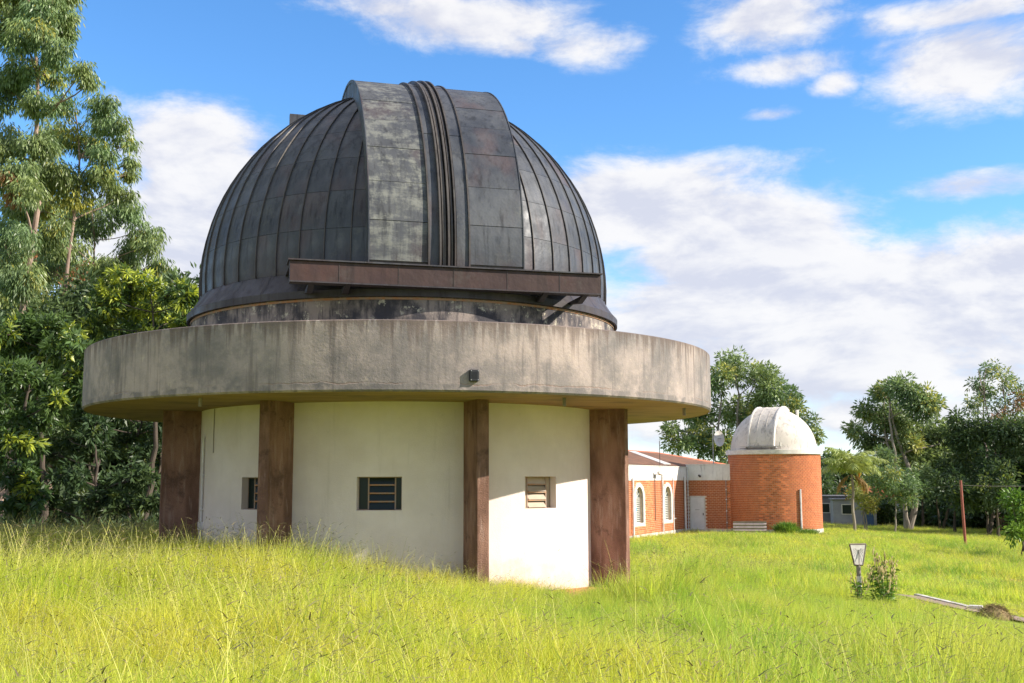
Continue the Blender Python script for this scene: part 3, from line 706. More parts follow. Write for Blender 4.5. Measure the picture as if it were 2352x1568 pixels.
    for z in (.05, .25): MB().box(-.2, .02, -.02, .02, z, z + .03).build('bracket', M['white'], a)
    MB().tube([(0, 0, 1.78), (.22, 0, 1.72)], .015, 6).build('arm', M['darksteel'], a)
    c = empty('security_camera', hw(-6.43, -.04, 3.5), HRZ); tag(c, 'pale security camera on a bracket below the hall eave', 'camera')
    MB().box(-.04, .04, -.25, .01, -.02, .02).box(-.25, -.2, -.06, .01, -.22, .1).build('bracket', M['steel'], c)
    o = MB().box(-.12, .4, -.36, -.2, .03, .17).build('housing', M['white'], c, rot=(0, R(8), 0)); bevel(o, .02)
    d = empty('dish_antenna', hw(1.2, -1.4, 4.16)); tag(d, 'round white dish antenna on a tall mast above the hall connector', 'antenna')
    MB().tube([(0, 0, 0), (0, 0, 2.15)], .03, 8).build('mast', M['steel'], d)
    ds = MB().lathe([(.01, .0), (.12, .008), (.24, .03), (.38, .08), (.49, .14), (.495, .12), (.38, .055), (.2, .0), (.02, -.03)], 40).build('reflector', M['white'], d, smooth=True)
    q = Vector((.62, -.78, .06)).to_track_quat('Z', 'Y'); ds.rotation_euler = q.to_euler(); ds.location = Vector((.62, -.78, .06)) * .1 + Vector((.22, 0, 1.6))
    MB().box(-.02, .3, -.03, .03, 1.55, 1.65).build('mount', M['steel'], d)
    f_ = MB().tube([Vector((.3, 0, 1.6)), Vector((.3, 0, 1.6)) + Vector((.62, -.78, .06)) * .3], .03, 8).build('feed', M['steel'], d)
    d = empty('radome_antenna', hw(.5, -2.6, 4.16)); tag(d, 'small white ball shaped antenna on a short pole beside the brick tower', 'antenna')
    MB().tube([(0, 0, 0), (0, 0, .75)], .022, 8).build('pole', M['steel'], d)
    MB().lathe([(.002, .50)] + [(.19 * math.sin(t), .69 - .19 * math.cos(t)) for t in np.linspace(.15, PI - .02, 14)], 24).build('radome', M['white'], d, smooth=True)
    s = MB().box(-.9, 0, -2.6, -1.1, -.2, .05).build('paving_slab', M['slab'], h)
hall()

# ------------------------------------------------------------------ brick tower with white dome
TX, TY = 16.14, 68.; TTH = math.atan2(TX, TY)
def tower():
    t = empty('observatory_tower', (TX, TY, -1.42), -TTH); tag(t, 'round orange brick tower topped by a small weathered white dome', 'observatory')
    RB_ = 2.78
    wl = MB().lathe([(RB_ - .015, -.8), (RB_ - .015, 4.75)], 96).build('wall', M['mortar'], t, smooth=True)
    MB().lathe([(RB_ + .03, -.8), (RB_ + .03, .27), (RB_ - .02, .29)], 96).build('plinth', M['plinth'], t, smooth=True)
    bme = MB().box(-BLN / 2, BLN / 2, -RB_, -RB_ + .04, -BH / 2, BH / 2).mesh('brick', M['brick'])
    nb = 70; st = 2 * PI / nb; spots = []
    for r in range(int((4.74 - .29) / BP)):
        for k in range(nb):
            a = -PI + st * (k + .5 * (r % 2)); spots.append((abs(a), a, .29 + BP * (r + .5)))
    spots.sort(); rest = MB(); jit = random.Random(5)
    for i, (_, a, z) in enumerate(spots):
        d = jit.uniform(0, .005)
        if i < 300: link('brick', bme, wl, (d * math.sin(a), -d * math.cos(a), z), (0, 0, a))
        else: rest.box(-BLN / 2, BLN / 2, -RB_ - d, -RB_ + .04, z - BH / 2, z + BH / 2, Matrix.Rotation(a, 4, 'Z'))
    rest.build('brickwork', M['brick'], wl, fix=False)['kind'] = 'stuff'
    MB().lathe([(2.7, 4.72), (2.9, 4.73), (2.91, 4.98), (2.6, 5.0)], 96).build('ring_beam', M['white'], t, smooth=True)
    RS, zc = 2.6, 4.98
    dm = MB().lathe([(RS * math.cos(e), zc + RS * math.sin(e)) for e in np.linspace(0, PI / 2 - .002, 28)], 72).build('dome', M['domewhite'], t, smooth=True)
    ph = R(-16); RA, hw_ = 2.69, .76
    def arc(o0, o1, t0, t1, r0, r1, n=30):
        vs = []
        for i in range(n + 1):
            a = t0 + (t1 - t0) * i / n
            for o, r in ((o0, r0), (o0, r1), (o1, r1), (o1, r0)): vs.append((o, -r * math.cos(a), zc + r * math.sin(a)))
        return MB().add(vs, [(i * 4 + j, i * 4 + (j + 1) % 4, (i + 1) * 4 + (j + 1) % 4, (i + 1) * 4 + j) for i in range(n) for j in range(4)] + [(3, 2, 1, 0), tuple(n * 4 + j for j in range(4))])
    sh = arc(-hw_, hw_, R(5), R(112), 2.4, RA).build('shutter', M['domewhite'], t, rot=(0, 0, ph), smooth=True)
    for o in (-hw_, hw_): arc(o - .045, o + .045, R(5), R(112), 2.4, RA + .045).build('rim', M['white'], sh)
    for o in (-.26, .26): arc(o - .012, o + .012, R(5), R(112), RA - .01, RA + .012).build('seam', M['domewhite'], sh)
    MB().box(-1.25, 1.25, -RA - .09, -RA - .03, zc + .17, zc + .21).build('rail', M['steel'], sh); MB().box(-1.25, 1.25, -RA - .09, -RA - .03, zc + .07, zc + .10).build('rail', M['darksteel'], sh)
    for x in (-.9, 0, .9): MB().box(x - .03, x + .03, -RA - .03, -2.2, zc + .07, zc + .2).build('bracket', M['steel'], sh)
    MB().tube([(1.2, -RA - .06, zc + .2), (1.2, -RA - .06, zc + .42)], .06, 10).build('roller', M['white'], sh)
    v = MB().tube([(1.5, 0, zc + 2.05), (1.5, 0, zc + 2.5)], .085, 12).build('vent', M['white'], t)
    p = RB_ + .07; a = R(31)
    MB().tube([(p * math.sin(a), -p * math.cos(a), -.3), (p * math.sin(a), -p * math.cos(a), 2.65)], .055, 10).build('downpipe', M['pipe'], t)
tower()

# corrugated sheets standing on edge against the tower
def sheets():
    base = at(1723, 1232, 64.6); z = gz(base.x, base.y)
    for k in range(3):
        o = MB(); n = 60; vs = []
        for i in range(n + 1):
            u = .80 * i / n; w = .035 * math.cos(2 * PI * i / n * 4.5)
            for x in (-.95, .95): vs.append((x, w, u))
        for i in range(n + 1):
            u = .80 * i / n; w = .035 * math.cos(2 * PI * i / n * 4.5) + .012
            for x in (-.95, .95): vs.append((x, w, u))
        m = 2 * (n + 1)
        fs = [(2 * i, 2 * i + 1, 2 * i + 3, 2 * i + 2) for i in range(n)] + [(m + 2 * i + 2, m + 2 * i + 3, m + 2 * i + 1, m + 2 * i) for i in range(n)]
        fs += [(2 * i, 2 * i + 2, m + 2 * i + 2, m + 2 * i) for i in range(n)] + [(2 * i + 3, 2 * i + 1, m + 2 * i + 1, m + 2 * i + 3) for i in range(n)]
        s = o.add(vs, fs).build('corrugated_sheet', M['sheet'], None, smooth=True, loc=(base.x + .03 * k, base.y + .09 * k, z - .02), rot=(R(-12), 0, R(-8)))
        tag(s, ['front grey corrugated roofing sheet standing on edge against the brick tower', 'middle corrugated sheet sandwiched between two others at the tower foot',
                'rear corrugated sheet touching the brick tower behind two others'][k], 'roofing sheet', 'corrugated sheets at the tower')
sheets()

# sundial
def sundial():
    p = at(1972, 1295, 22.); zb = gz(p.x, p.y); s = empty('sundial', (p.x, p.y, zb), .15)
    tag(s, 'white trapezoid sundial plate in a dark frame on a pale post', 'sundial')
    top = at(1972, 1250, 22.).z - zb; H = .40; w0, w1 = .085, .168
    po = MB().tube([(.01, .03, -.2), (.01, .03, top - H + .03)], .045, 14).build('post', M['barkgrey'], s, smooth=True)
    MB().tube([(.01, .03, .3), (.012, .03, .55)], .047, 14).build('paint_band', M['white'], po, smooth=True)
    z0, z1 = top - H, top
    pl = MB().add([(-w0, -.012, z0), (w0, -.012, z0), (w1, -.012, z1), (-w1, -.012, z1), (-w0, .02, z0), (w0, .02, z0), (w1, .02, z1), (-w1, .02, z1)],
             [(0, 1, 2, 3), (7, 6, 5, 4), (0, 4, 5, 1), (1, 5, 6, 2), (2, 6, 7, 3), (3, 7, 4, 0)]).build('dial_plate', M['white'], s)
    for a, b in (((-w0, z0), (w0, z0)), ((w0, z0), (w1, z1)), ((w1, z1), (-w1, z1)), ((-w1, z1), (-w0, z0))):
        MB().tube([(a[0], 0, a[1]), (b[0], 0, b[1])], .02, 4).build('frame', M['wood'], s)
    for k in range(11):
        a = R(200 + 140 * k / 10); c = Vector((0, z1 - .06)); L = .3 if abs(k - 5) < 4 else .16
        e = Vector((math.cos(a), math.sin(a))); q = c + e * .05; r = c + e * L
        lim = lambda z: w0 + (w1 - w0) * (z - z0) / H - .025
        while abs(r.x) > lim(r.y) and L > .06: L -= .01; r = c + e * L
        MB().tube([(q.x, -.0125, q.y), (r.x, -.0125, r.y)], .0022, 4).build('hour_line', M['darksteel'], pl)
    MB().tube([(0, -.012, z1 - .1), (.01, -.03, z0 + .16), (-.03, -.10, z0 + .05)], [.004, .006, .004], 6).build('gnomon', M['darksteel'], pl)
sundial()

# path, kerb, block, heap of cut grass, slab, pole and wire
def roadside():
    pts = [(2100, 1374), (2150, 1386), (2200, 1396), (2245, 1406), (2300, 1416), (2352, 1425), (2450, 1445), (2700, 1490)]
    Ys = [27.5, 26.3, 25.2, 24.2, 23.4, 22.7, 21.6, 19.0]; C = []
    for (x, y), Y in zip(pts, Ys): C.append(at(x, y, Y))
    C = [Vector((c.x, c.y, gz(c.x, c.y))) for c in C]
    mb = MB(); vs = []
    for i, c in enumerate(C):
        t = (C[min(i + 1, len(C) - 1)] - C[max(i - 1, 0)]); nrm = Vector((-t.y, t.x, 0)).normalized()
        for k, w in enumerate((-.5, 0, .5)):
            q = c + nrm * w; vs.append((q.x, q.y, gz(q.x, q.y) + .05))
    mb.add(vs, [(i * 3 + j, i * 3 + j + 1, i * 3 + 4 + j, i * 3 + 3 + j) for i in range(len(C) - 1) for j in range(2)])
    o = mb.build('path', M['pathdirt'], None, fix=False); o['kind'] = 'structure'
    kp = [at(x, y, Y) for (x, y), Y in zip([(2105, 1371), (2150, 1383), (2200, 1393), (2226, 1398.5)], [27.9, 26.7, 25.6, 25.0])]
    vs = []
    for i, c in enumerate(kp):
        t = (kp[min(i + 1, 3)] - kp[max(i - 1, 0)]); nrm = Vector((-t.y, t.x, 0)).normalized() * .06; g = gz(c.x, c.y)
        for s_, z in ((-1, -.1), (-1, .08), (1, .08), (1, -.1)): vs.append((c.x + nrm.x * s_, c.y + nrm.y * s_, g + z))
    o = MB().add(vs, [(i * 4 + j, i * 4 + (j + 1) % 4, i * 4 + 4 + (j + 1) % 4, i * 4 + 4 + j) for i in range(3) for j in range(4)] + [(0, 1, 2, 3), (15, 14, 13, 12)]).build('kerb', M['plinth'])
    tag(o, 'low grey concrete kerb half sunk in grass beside the path', 'kerb')
    c = at(2242, 1404, 24.6); o = MB().box(-.14, .14, -.09, .09, -.1, .13).build('concrete_block', M['white'], None, loc=(c.x, c.y, gz(c.x, c.y)), rot=(0, 0, -.5)); bevel(o, .012)
    tag(o, 'short white concrete block at the end of the kerb', 'block')
    p = at(2216, 1253, 58); z = gz(p.x, p.y); h = at(2214, 1103, 58).z - z
    o = MB().tube([(.05, 0, -.2), (0, 0, h * .5), (-.03, 0, h)], [.075, .07, .06], 10).build('utility_pole', M['redpole'], None, smooth=True, loc=(p.x, p.y, z)); tag(o, 'slender red brown pole standing alone on the grassy slope', 'pole')
    a = Vector((p.x - .03, p.y, z + h - .25)); e = at(2500, 1108, 63); w = at(1890, 1118, 110)
    def sag(a, b, s): return [a.lerp(b, k / 14) - Vector((0, 0, s * 4 * (k / 14) * (1 - k / 14))) for k in range(15)]
    o = MB().tube(sag(a, e, .12), .007, 5).build('overhead_wire', M['darksteel']); tag(o, 'thin overhead wire running from the red pole into dark trees', 'wire')
    o = MB().tube(sag(w, a, .3), .007, 5).build('overhead_wire', M['darksteel']); tag(o, 'thin overhead wire running from the red pole past the palm tree', 'wire')
    c = at(2028, 1239, 60); vs = []
    for k in range(20):
        t = 2 * PI * k / 20; r = 1 + .2 * math.sin(3 * t) + .12 * math.sin(7 * t + 1); x, y = c.x + 1.15 * r * math.cos(t), c.y + 2.2 * r * math.sin(t); vs.append((x, y, gz(x, y) + .035))
    o = MB().add(vs, [tuple(range(20))]).build('bare_earth', M['slab'], None, fix=False); o['kind'] = 'structure'
roadside()

# ------------------------------------------------------------------ trees
def unit(n):
    v = rng.normal(size=(n, 3)); return v / np.linalg.norm(v, axis=1, keepdims=True)
def leaf_geo(C, Dr, L, Wd, tint, vari):
    """rhombic leaves: base C, axis Dr, length L, width Wd"""
    n = len(C); up = unit(n); S = np.cross(Dr, up); S /= np.linalg.norm(S, axis=1, keepdims=True) + 1e-9
    N = np.cross(S, Dr); L = L[:, None]; Wd = Wd[:, None]
    mid = C + Dr * L * .42 + N * L * .06; tip = C + Dr * L - N * L * .04 - np.array([0, 0, 1.]) * L * .1
    V = np.stack([C, mid + S * Wd * .5, tip, mid - S * Wd * .5], 1).reshape(-1, 3)
    F = np.arange(4 * n).reshape(n, 4)
    return V, F, np.repeat(tint, 4), np.repeat(vari, 4)
def foliage(blobs, L, W, kind, dens=1., tintp=.1, nsub=6, tintbias=None, sub=(.38, .58)):
    """blobs: (center Vector, radius); returns arrays of leaves and the sub clump centres"""
    Cs, Ds, Ts, Vs = [], [], [], []; subs = []
    for c, r in blobs:
        c = np.array(c)
        for k in range(nsub):
            d = unit(1)[0]; d[2] *= .8
            sc = c + d * r * rng.uniform(.45, .85); sr_ = r * rng.uniform(*sub); subs.append((c, sc, sr_))
            nt = max(8, int(dens * 7.5 * (sr_ / L) ** 2))
            u = unit(nt); rad = rng.uniform(.45, 1.05, nt) ** .6
            tc = sc + u * (sr_ * rad)[:, None] * np.array([1, 1, .8])
            if tintbias is not None: pt = tintp * np.clip(1 + tintbias * u[:, 2] * 1.5 + tintbias * u[:, 0], 0, 4)
            else: pt = np.full(nt, tintp)
            hot = rng.random() < tintp * (1.6 if d[2] > .1 else .5); clump_t = (rng.random(nt) < (.75 if hot else pt * .18)) * rng.uniform(.35, 1., nt); cv = np.clip(rng.normal(.5, .2), 0, 1)
            nl = 9 if kind == 'rosette' else 6
            b = np.repeat(tc, nl, 0); uu = np.repeat(u, nl, 0); rd = unit(nt * nl)
            if kind == 'rosette':
                dr = uu * .55 + rd * .9 + np.array([0, 0, -.12]); off = rd * L * .08
            elif kind == 'droop':
                dr = uu * .15 + rd * .55 + np.array([0, 0, -.85]); off = rd * L * .75
            else:
                dr = uu * .4 + rd * .9 + np.array([0, 0, -.1]); off = rd * L * .8
            dr /= np.linalg.norm(dr, axis=1, keepdims=True)
            Cs.append(b + off); Ds.append(dr); Ts.append(np.repeat(clump_t, nl)); Vs.append(np.clip(cv + rng.normal(0, .22, nt * nl), 0, 1))
    C = np.concatenate(Cs); n = len(C)
    return leaf_geo(C, np.concatenate(Ds), L * rng.uniform(.7, 1.25, n), W * rng.uniform(.75, 1.25, n), np.concatenate(Ts), np.concatenate(Vs)), subs
def limb(mb, a, b, r0, r1, wob=.12, n=6, sides=6, lift=.0):
    a, b = Vector(a), Vector(b); d = (b - a).length; pts, rs = [], []
    o1, o2 = Vector(rng.normal(0, 1, 3)), Vector(rng.normal(0, 1, 3)); o1.z *= .4; o2.z *= .4
    for i in range(n + 1):
        t = i / n; p = a.lerp(b, t) + (o1 * math.sin(PI * t) + o2 * .5 * math.sin(2 * PI * t)) * wob * d * .35 + Vector(rng.normal(0, 1, 3)) * d * .004
        pts.append(p); rs.append(r0 + (r1 - r0) * t ** .8)
    mb.tube(pts, rs, sides, cap=False); return pts
def tree(name, label, base, blobs, L, W, leaf, bark, trunk_r, kind='any', dens=1., tintp=.1, group=None, nsub=6, forks=1, tintbias=None, cat='tree', top=None, sub=(.38, .58), extra=None):
    base = Vector(base); o = empty(name, base); tag(o, label, cat, group)
    (V, F, t, v), subs = foliage([(Vector(c) - base, r) for c, r in blobs], L, W, kind, dens, tintp, nsub, tintbias, sub)
    link('crown', np_mesh('crown', V, F, [leaf], {'tint': t, 'vari': v}), o)
    mb = MB(); bl = [(Vector(c) - base, r) for c, r in blobs]
    zt = max(c.z for c, r in bl); cx = sum(c.x for c, r in bl) / len(bl); cy = sum(c.y for c, r in bl) / len(bl)
    trunks = []
    for f in range(forks):
        tp = Vector((cx + (rng.uniform(-1, 1) * .25 * zt if forks > 1 else 0), cy + rng.uniform(-.3, .3), zt * .97)) if top is None else Vector(top) - base
        if top is not None and forks > 1: tp = tp + Vector((rng.uniform(-2, 2), rng.uniform(-1, 1), 0))
        trunks.append(limb(mb, Vector((rng.uniform(-.25, .25) * (f > 0), rng.uniform(-.2, .2) * (f > 0), -.3)), tp, trunk_r * (1 if f == 0 else .75), trunk_r * .12, .10, 14, 9))
    for c, r in bl:
        tk = min(trunks, key=lambda T: min((q - c).length for q in T)); cand = [q for q in tk if q.z < c.z - .15 * r] or [tk[1]]
        st = min(cand, key=lambda q: (q - c).length + .6 * abs(q.z - (c.z - r))); i = tk.index(st); rr = trunk_r * (1 - .85 * i / len(tk)) * .5
        limb(mb, st, c, max(rr, .02), max(rr * .35, .012), .16, 6, 6)
        for (pc, sc, sr_) in subs:
            if (Vector(pc) - c).length < 1e-3: limb(mb, c - (c - st) * .25, Vector(sc), max(rr * .35, .012), max(rr * .12, .006), .2, 4, 5)
    mb.build('trunk', bark, o, smooth=True, fix=False)
    if extra:
        (V, F, t, v), _ = foliage([(Vector(c) - base, r) for c, r in extra[0]], L, W, kind, dens * .5, 0, 5); link('dry_foliage', np_mesh('dry_foliage', V, F, [extra[1]], {'tint': t, 'vari': v}), o)
    return o
def bl(lst, Y, jit=.6):
    out = []
    for (px, py, rp) in lst:
        r = rp / FPX * Y; out.append((at(px, py, Y + rng.uniform(-jit, jit)), r))
    return out
def gbase(px, Y):
    p = at(px, 1100, Y); return (p.x, p.y, gz(p.x, p.y))
G1 = 'tall trees left of the observatory'
tree('eucalyptus_tree', 'tallest drooping eucalyptus at the wood edge, its top far above the copper dome', gbase(20, 36),
     bl([(10, -60, 90), (100, -30, 70), (110, 50, 55), (60, 90, 60), (130, 120, 42), (150, 70, 30), (190, 163, 30), (10, 30, 80), (0, 200, 70), (-10, 330, 80), (40, 430, 70), (10, 560, 80), (50, 640, 60), (90, 230, 40), (70, 340, 55), (120, 20, 60), (60, -10, 80), (150, 40, 40), (50, 160, 45), (125, 175, 35), (205, 185, 24)], 36, 1.2),
     .19, .045, M['euc'], M['bark'], .2, 'droop', 1.45, .06, G1, 8, top=at(40, -120, 36), extra=(bl([(12, 410, 22), (40, 455, 18)], 35.2, .3), M['eucred']))
tree('eucalyptus_tree', 'slim eucalyptus with yellowing leaves in front of the white cloud', gbase(140, 39),
     bl([(150, 240, 42), (235, 240, 40), (262, 290, 40), (240, 345, 30), (290, 330, 25), (200, 320, 62), (130, 300, 55), (110, 380, 60), (170, 420, 70), (240, 400, 50), (80, 480, 60), (303, 372, 16), (300, 400, 14), (270, 440, 35), (120, 540, 50)], 39, 1.2),
     .2, .045, M['euc'], M['bark'], .15, 'droop', 1.3, .2, G1, 8, top=at(180, 235, 39))
tree('eucalyptus_tree', 'lower eucalyptus with a pinkish trunk just left of the copper dome', gbase(186, 42),
     bl([(265, 480, 55), (325, 530, 42), (345, 570, 30), (205, 520, 55), (150, 560, 55), (290, 590, 42), (235, 620, 40), (110, 620, 50), (365, 605, 22), (60, 690, 60), (385, 625, 14)], 42, 1.2),
     .21, .048, M['euc'], M['bark'], .13, 'droop', 1.4, .12, G1, 8, top=at(205, 430, 42))
tree('eucalyptus_tree', 'reddish drying eucalyptus half hidden behind the greener ones', gbase(95, 47),
     bl([(30, 480, 80), (120, 500, 80), (60, 590, 80), (180, 620, 70), (300, 640, 50), (0, 680, 80)], 47, 1.5),
     .25, .058, M['euc'], M['bark'], .15, 'droop', 1.0, .3, G1, 6, extra=(bl([(170, 640, 50), (280, 630, 45), (90, 590, 40), (380, 640, 25)], 46, 1), M['eucred']))
G2 = 'broadleaf trees at the wood edge'
tree('mango_tree', 'dense broadleaf tree with bright yellow green tips beside the dome skirt', gbase(330, 33),
     bl([(335, 655, 42), (275, 655, 48), (395, 668, 40), (440, 690, 28), (235, 690, 42), (330, 715, 55), (420, 730, 40), (230, 750, 50), (300, 790, 50), (380, 780, 45), (440, 760, 30)], 33, .9),
     .25, .07, M['mango'], M['barkdark'], .13, 'rosette', 1.0, .5, G2, 7, tintbias=.8)
tree('mango_tree', 'dark broadleaf tree with scattered pale new leaves left of the concrete ring', gbase(90, 31.5),
     bl([(60, 750, 50), (130, 755, 50), (10, 760, 50), (30, 810, 55), (170, 800, 50), (110, 830, 45), (215, 830, 40), (60, 880, 50), (180, 880, 40), (20, 930, 50)], 31.5, .9),
     .25, .07, M['mango'], M['barkdark'], .13, 'rosette', 1.0, .13, G2, 7, tintbias=.7)
tree('mango_tree', 'low bushy dark tree whose lit bottom branch hangs over the grass', gbase(60, 29),
     bl([(30, 865, 52), (95, 870, 42), (30, 950, 55), (90, 960, 35), (40, 1020, 45), (20, 1080, 45), (80, 1120, 34), (40, 1160, 40), (130, 925, 26)], 29, .8),
     .25, .07, M['mango'], M['barkdark'], .18, 'rosette', 1.0, .12, G2, 7, tintbias=.5)
tree('mango_tree', 'shaded broadleaf tree showing under the concrete ring', gbase(300, 35),
     bl([(290, 950, 45), (350, 985, 40), (240, 930, 45), (340, 1050, 36), (280, 1010, 40), (395, 960, 40), (420, 1040, 40), (180, 960, 45), (350, 1120, 35), (410, 1130, 35)], 35, 1),
     .26, .07, M['dark'], M['barkdark'], .16, 'rosette', .8, .08, G2, 6)
tree('mango_tree', 'deeply shaded leafy tree filling the gap below the ring', gbase(215, 32.5),
     bl([(150, 1000, 45), (210, 1040, 45), (160, 1090, 45), (250, 1100, 40), (220, 980, 40), (310, 1100, 40), (180, 1150, 38), (280, 1160, 35), (120, 1040, 40), (350, 1160, 30), (100, 1160, 35), (230, 1160, 35)], 32.5, 1),
     .26, .07, M['dark'], M['barkdark'], .12, 'rosette', .9, .04, G2, 6)
G3 = 'thin trunks in the dark wood'
nm = ['forked', 'leaning', 'straight', 'pale barked', 'creeper clad', 'slight']
for i, (px, Y, h) in enumerate(((150, 37, 7), (215, 38, 8), (242, 36.5, 7), (275, 40, 8.5), (330, 38, 8), (120, 44, 9))):
    b = gbase(px, Y); tp = Vector(b) + Vector((rng.uniform(-.8, .8), 0, h))
    tree('understorey_tree', nm[i] + ' thin understorey tree ' + ['near the wood edge', 'deep in the dark wood', 'in the shade behind the ring', 'under the eucalyptus trees', 'behind the mango branches', 'far back in the wood'][i], b,
         [(tp + Vector((rng.uniform(-1.5, 1.5), rng.uniform(-1, 2), rng.uniform(-1.5, .5))), 1.3) for _ in range(6)], .3, .09, M['dark'], M['barkdark'], .06, 'any', .9, .05, G3, 5, top=tp)
def mass(name, label, blobs, L, W, leaf, dens, nsub=5, kind='any'):
    (V, F, t, v), _ = foliage(blobs, L, W, kind, dens, .04, nsub, None, (.5, .75)); o = link(name, np_mesh(name, V, F, [leaf], {'tint': t, 'vari': v})); tag(o, label, None, None, 'stuff'); return o
lst = []
for k in range(70):
    px = rng.uniform(-260, 430); Y = rng.uniform(39, 54); p = at(px, rng.uniform(800, 1180), Y); lst.append((p, rng.uniform(1.2, 2.0)))
mass('wood_undergrowth', 'dark shaded undergrowth filling the wood behind the trees', lst, .42, .16, M['dark'], 1.0)
lst = []
for k in range(26):
    px = rng.uniform(-100, 420); Y = rng.uniform(30, 36); p = at(px, 1150, Y); lst.append((Vector((p.x, p.y, gz(p.x, p.y) + .25)), rng.uniform(.35, .6)))
mass('fringe_plants', 'low dark plants along the foot of the wood', lst, .3, .06, M['dark'], .5)

G4 = 'trees beyond the hall'
tree('eucalyptus_tree', 'spreading many stemmed eucalyptus rising behind the brick tower and hall', gbase(1668, 100),
     bl([(1680, 842, 45), (1735, 868, 45), (1640, 875, 42), (1775, 905, 42), (1820, 925, 42), (1850, 975, 25), (1600, 950, 42), (1555, 1020, 35), (1545, 985, 20), (1610, 1010, 45), (1695, 940, 50), (1745, 960, 45), (1650, 1030, 40), (1800, 985, 35), (1870, 1000, 15), (1580, 900, 40), (1700, 1050, 40)], 100, 2.5),
     .42, .15, M['far'], M['barkgrey'], .34, 'any', 1.1, .15, G4, 7, 4, top=at(1700, 860, 100))
tree('eucalyptus_tree', 'big rounded eucalyptus with a lit right flank behind the palm', gbase(2080, 88),
     bl([(2075, 895, 36), (2035, 898, 32), (2005, 945, 30), (2120, 925, 42), (2055, 965, 55), (2140, 990, 50), (2178, 1010, 34), (1998, 1005, 36), (1956, 985, 14), (2080, 1035, 50), (2150, 1055, 42), (2030, 1055, 30), (2110, 1090, 40)], 88, 2.5),
     .38, .13, M['far'], M['barkgrey'], .3, 'any', 1.7, .12, G4, 7, 3, top=at(2070, 890, 88))
tree('dark_tree', 'broad dark green tree beside the red pole', gbase(2262, 82),
     bl([(2225, 1000, 42), (2290, 990, 52), (2345, 1010, 55), (2215, 1065, 45), (2285, 1080, 55), (2345, 1090, 50), (2195, 965, 20), (2180, 1110, 35), (2250, 1140, 40), (2320, 1150, 45), (2400, 1050, 60)], 82, 2.5),
     .36, .13, M['dark'], M['barkdark'], .15, 'any', 1.3, .04, G4, 7, 3)
tree('eucalyptus_tree', 'open crowned tall eucalyptus with reddish twigs above the dark tree', gbase(2300, 95),
     bl([(2280, 846, 24), (2248, 885, 24), (2310, 875, 30), (2345, 900, 34), (2238, 930, 22), (2295, 930, 34), (2345, 960, 38), (2265, 905, 18), (2390, 930, 40)], 95, 2),
     .36, .12, M['far'], M['bark'], .22, 'any', .5, .25, G4, 7, 3, top=at(2290, 850, 95), extra=(bl([(2330, 930, 30), (2300, 960, 25)], 94, 1), M['eucred']))
tree('small_tree', 'small spreading tree with yellowish leaves between the palm and the pole', gbase(2047, 79),
     bl([(2050, 1095, 36), (2015, 1088, 26), (2090, 1105, 32), (2112, 1122, 20), (2010, 1120, 22), (2050, 1130, 28), (2085, 1140, 22)], 79, 1.2),
       .28, .09, M['far'], M['barkgrey'], .09, 'any', .8, .25, G4, 7)
tree('small_tree', 'slim young tree right beside the palm trunk', gbase(1985, 81),
     bl([(1985, 1120, 26), (1970, 1140, 22), (2000, 1150, 20), (1990, 1165, 18)], 81, 1), .28, .10, M['light'], M['barkgrey'], .09, 'any', .65, .05, G4, 6, 2)
tree('dark_tree', 'flat topped dark tree peeping out beside the tower wall', gbase(1895, 112),
     bl([(1885, 1092, 14), (1900, 1098, 12), (1895, 1125, 24), (1930, 1135, 26), (1960, 1128, 26), (1880, 1155, 24)], 112, 2), .45, .16, M['dark'], M['barkdark'], .2, 'any', .8, .03, G4, 6)
tree('leafy_shrub', 'bright green bushy shrub at the right end of the slope', gbase(2345, 50),
     bl([(2338, 1150, 32), (2348, 1190, 34), (2330, 1222, 22), (2375, 1170, 40)], 50, .8), .24, .09, M['shrub'], M['barkdark'], .07, 'any', .9, .1, G4, 7, 2, cat='shrub')
w8 = ['with a slanting trunk', 'with twin stems', 'with a pale lower stem', 'with a stout black trunk', 'with a bare lower half']
for i, (px, Y, top_, r) in enumerate(((2112, 96, 1100, 36), (2160, 92, 1095, 34), (2190, 86, 1110, 34), (2288, 80, 1120, 36), (2320, 84, 1130, 34))):
    b = gbase(px, Y); tree('woodland_tree', 'shaded woodland tree ' + w8[i] + ' behind the slope', b, bl([(px + dx, top_ + dy, r) for dx, dy in ((0, 0), (-30, 20), (28, 18), (5, -30))], Y, 2), .34, .13, M['dark'], M['barkdark'], .16, 'any', .7, .03, G4, 6, 2 if i == 1 else 1, top=at(px + (14 if i == 0 else 0), top_, Y))
lst = []
for k in range(90):
    px = rng.uniform(1840, 2700); Y = rng.uniform(140, 180); p = at(px, rng.uniform(1095, 1165), Y); lst.append((p, rng.uniform(2., 3.6)))
for k in range(50):
    px = rng.uniform(2080, 2700); Y = rng.uniform(105, 130); p = at(px, rng.uniform(1060, 1160), Y); lst.append((p, rng.uniform(1.8, 3.)))
mass('distant_wood', 'distant dark belt of trees closing the view', lst, .9, .4, M['dark'], 1.3)
lst = []
for k in range(150):
    a = rng.uniform(-1.5, 1.5); a = a if abs(a) > .5 else a + math.copysign(1.0, a); Y = rng.uniform(150, 220); lst.append((Vector((math.sin(a) * Y, math.cos(a) * Y, -2 + rng.uniform(0, 8))), rng.uniform(4, 7)))
for k in range(70):
    px = rng.uniform(400, 1840); Y = rng.uniform(180, 220); lst.append((at(px, rng.uniform(1092, 1115), Y), rng.uniform(1.5, 2.5)))
mass('horizon_wood', 'far wooded horizon beyond the buildings', lst, .9, .45, M['dark'], .8)

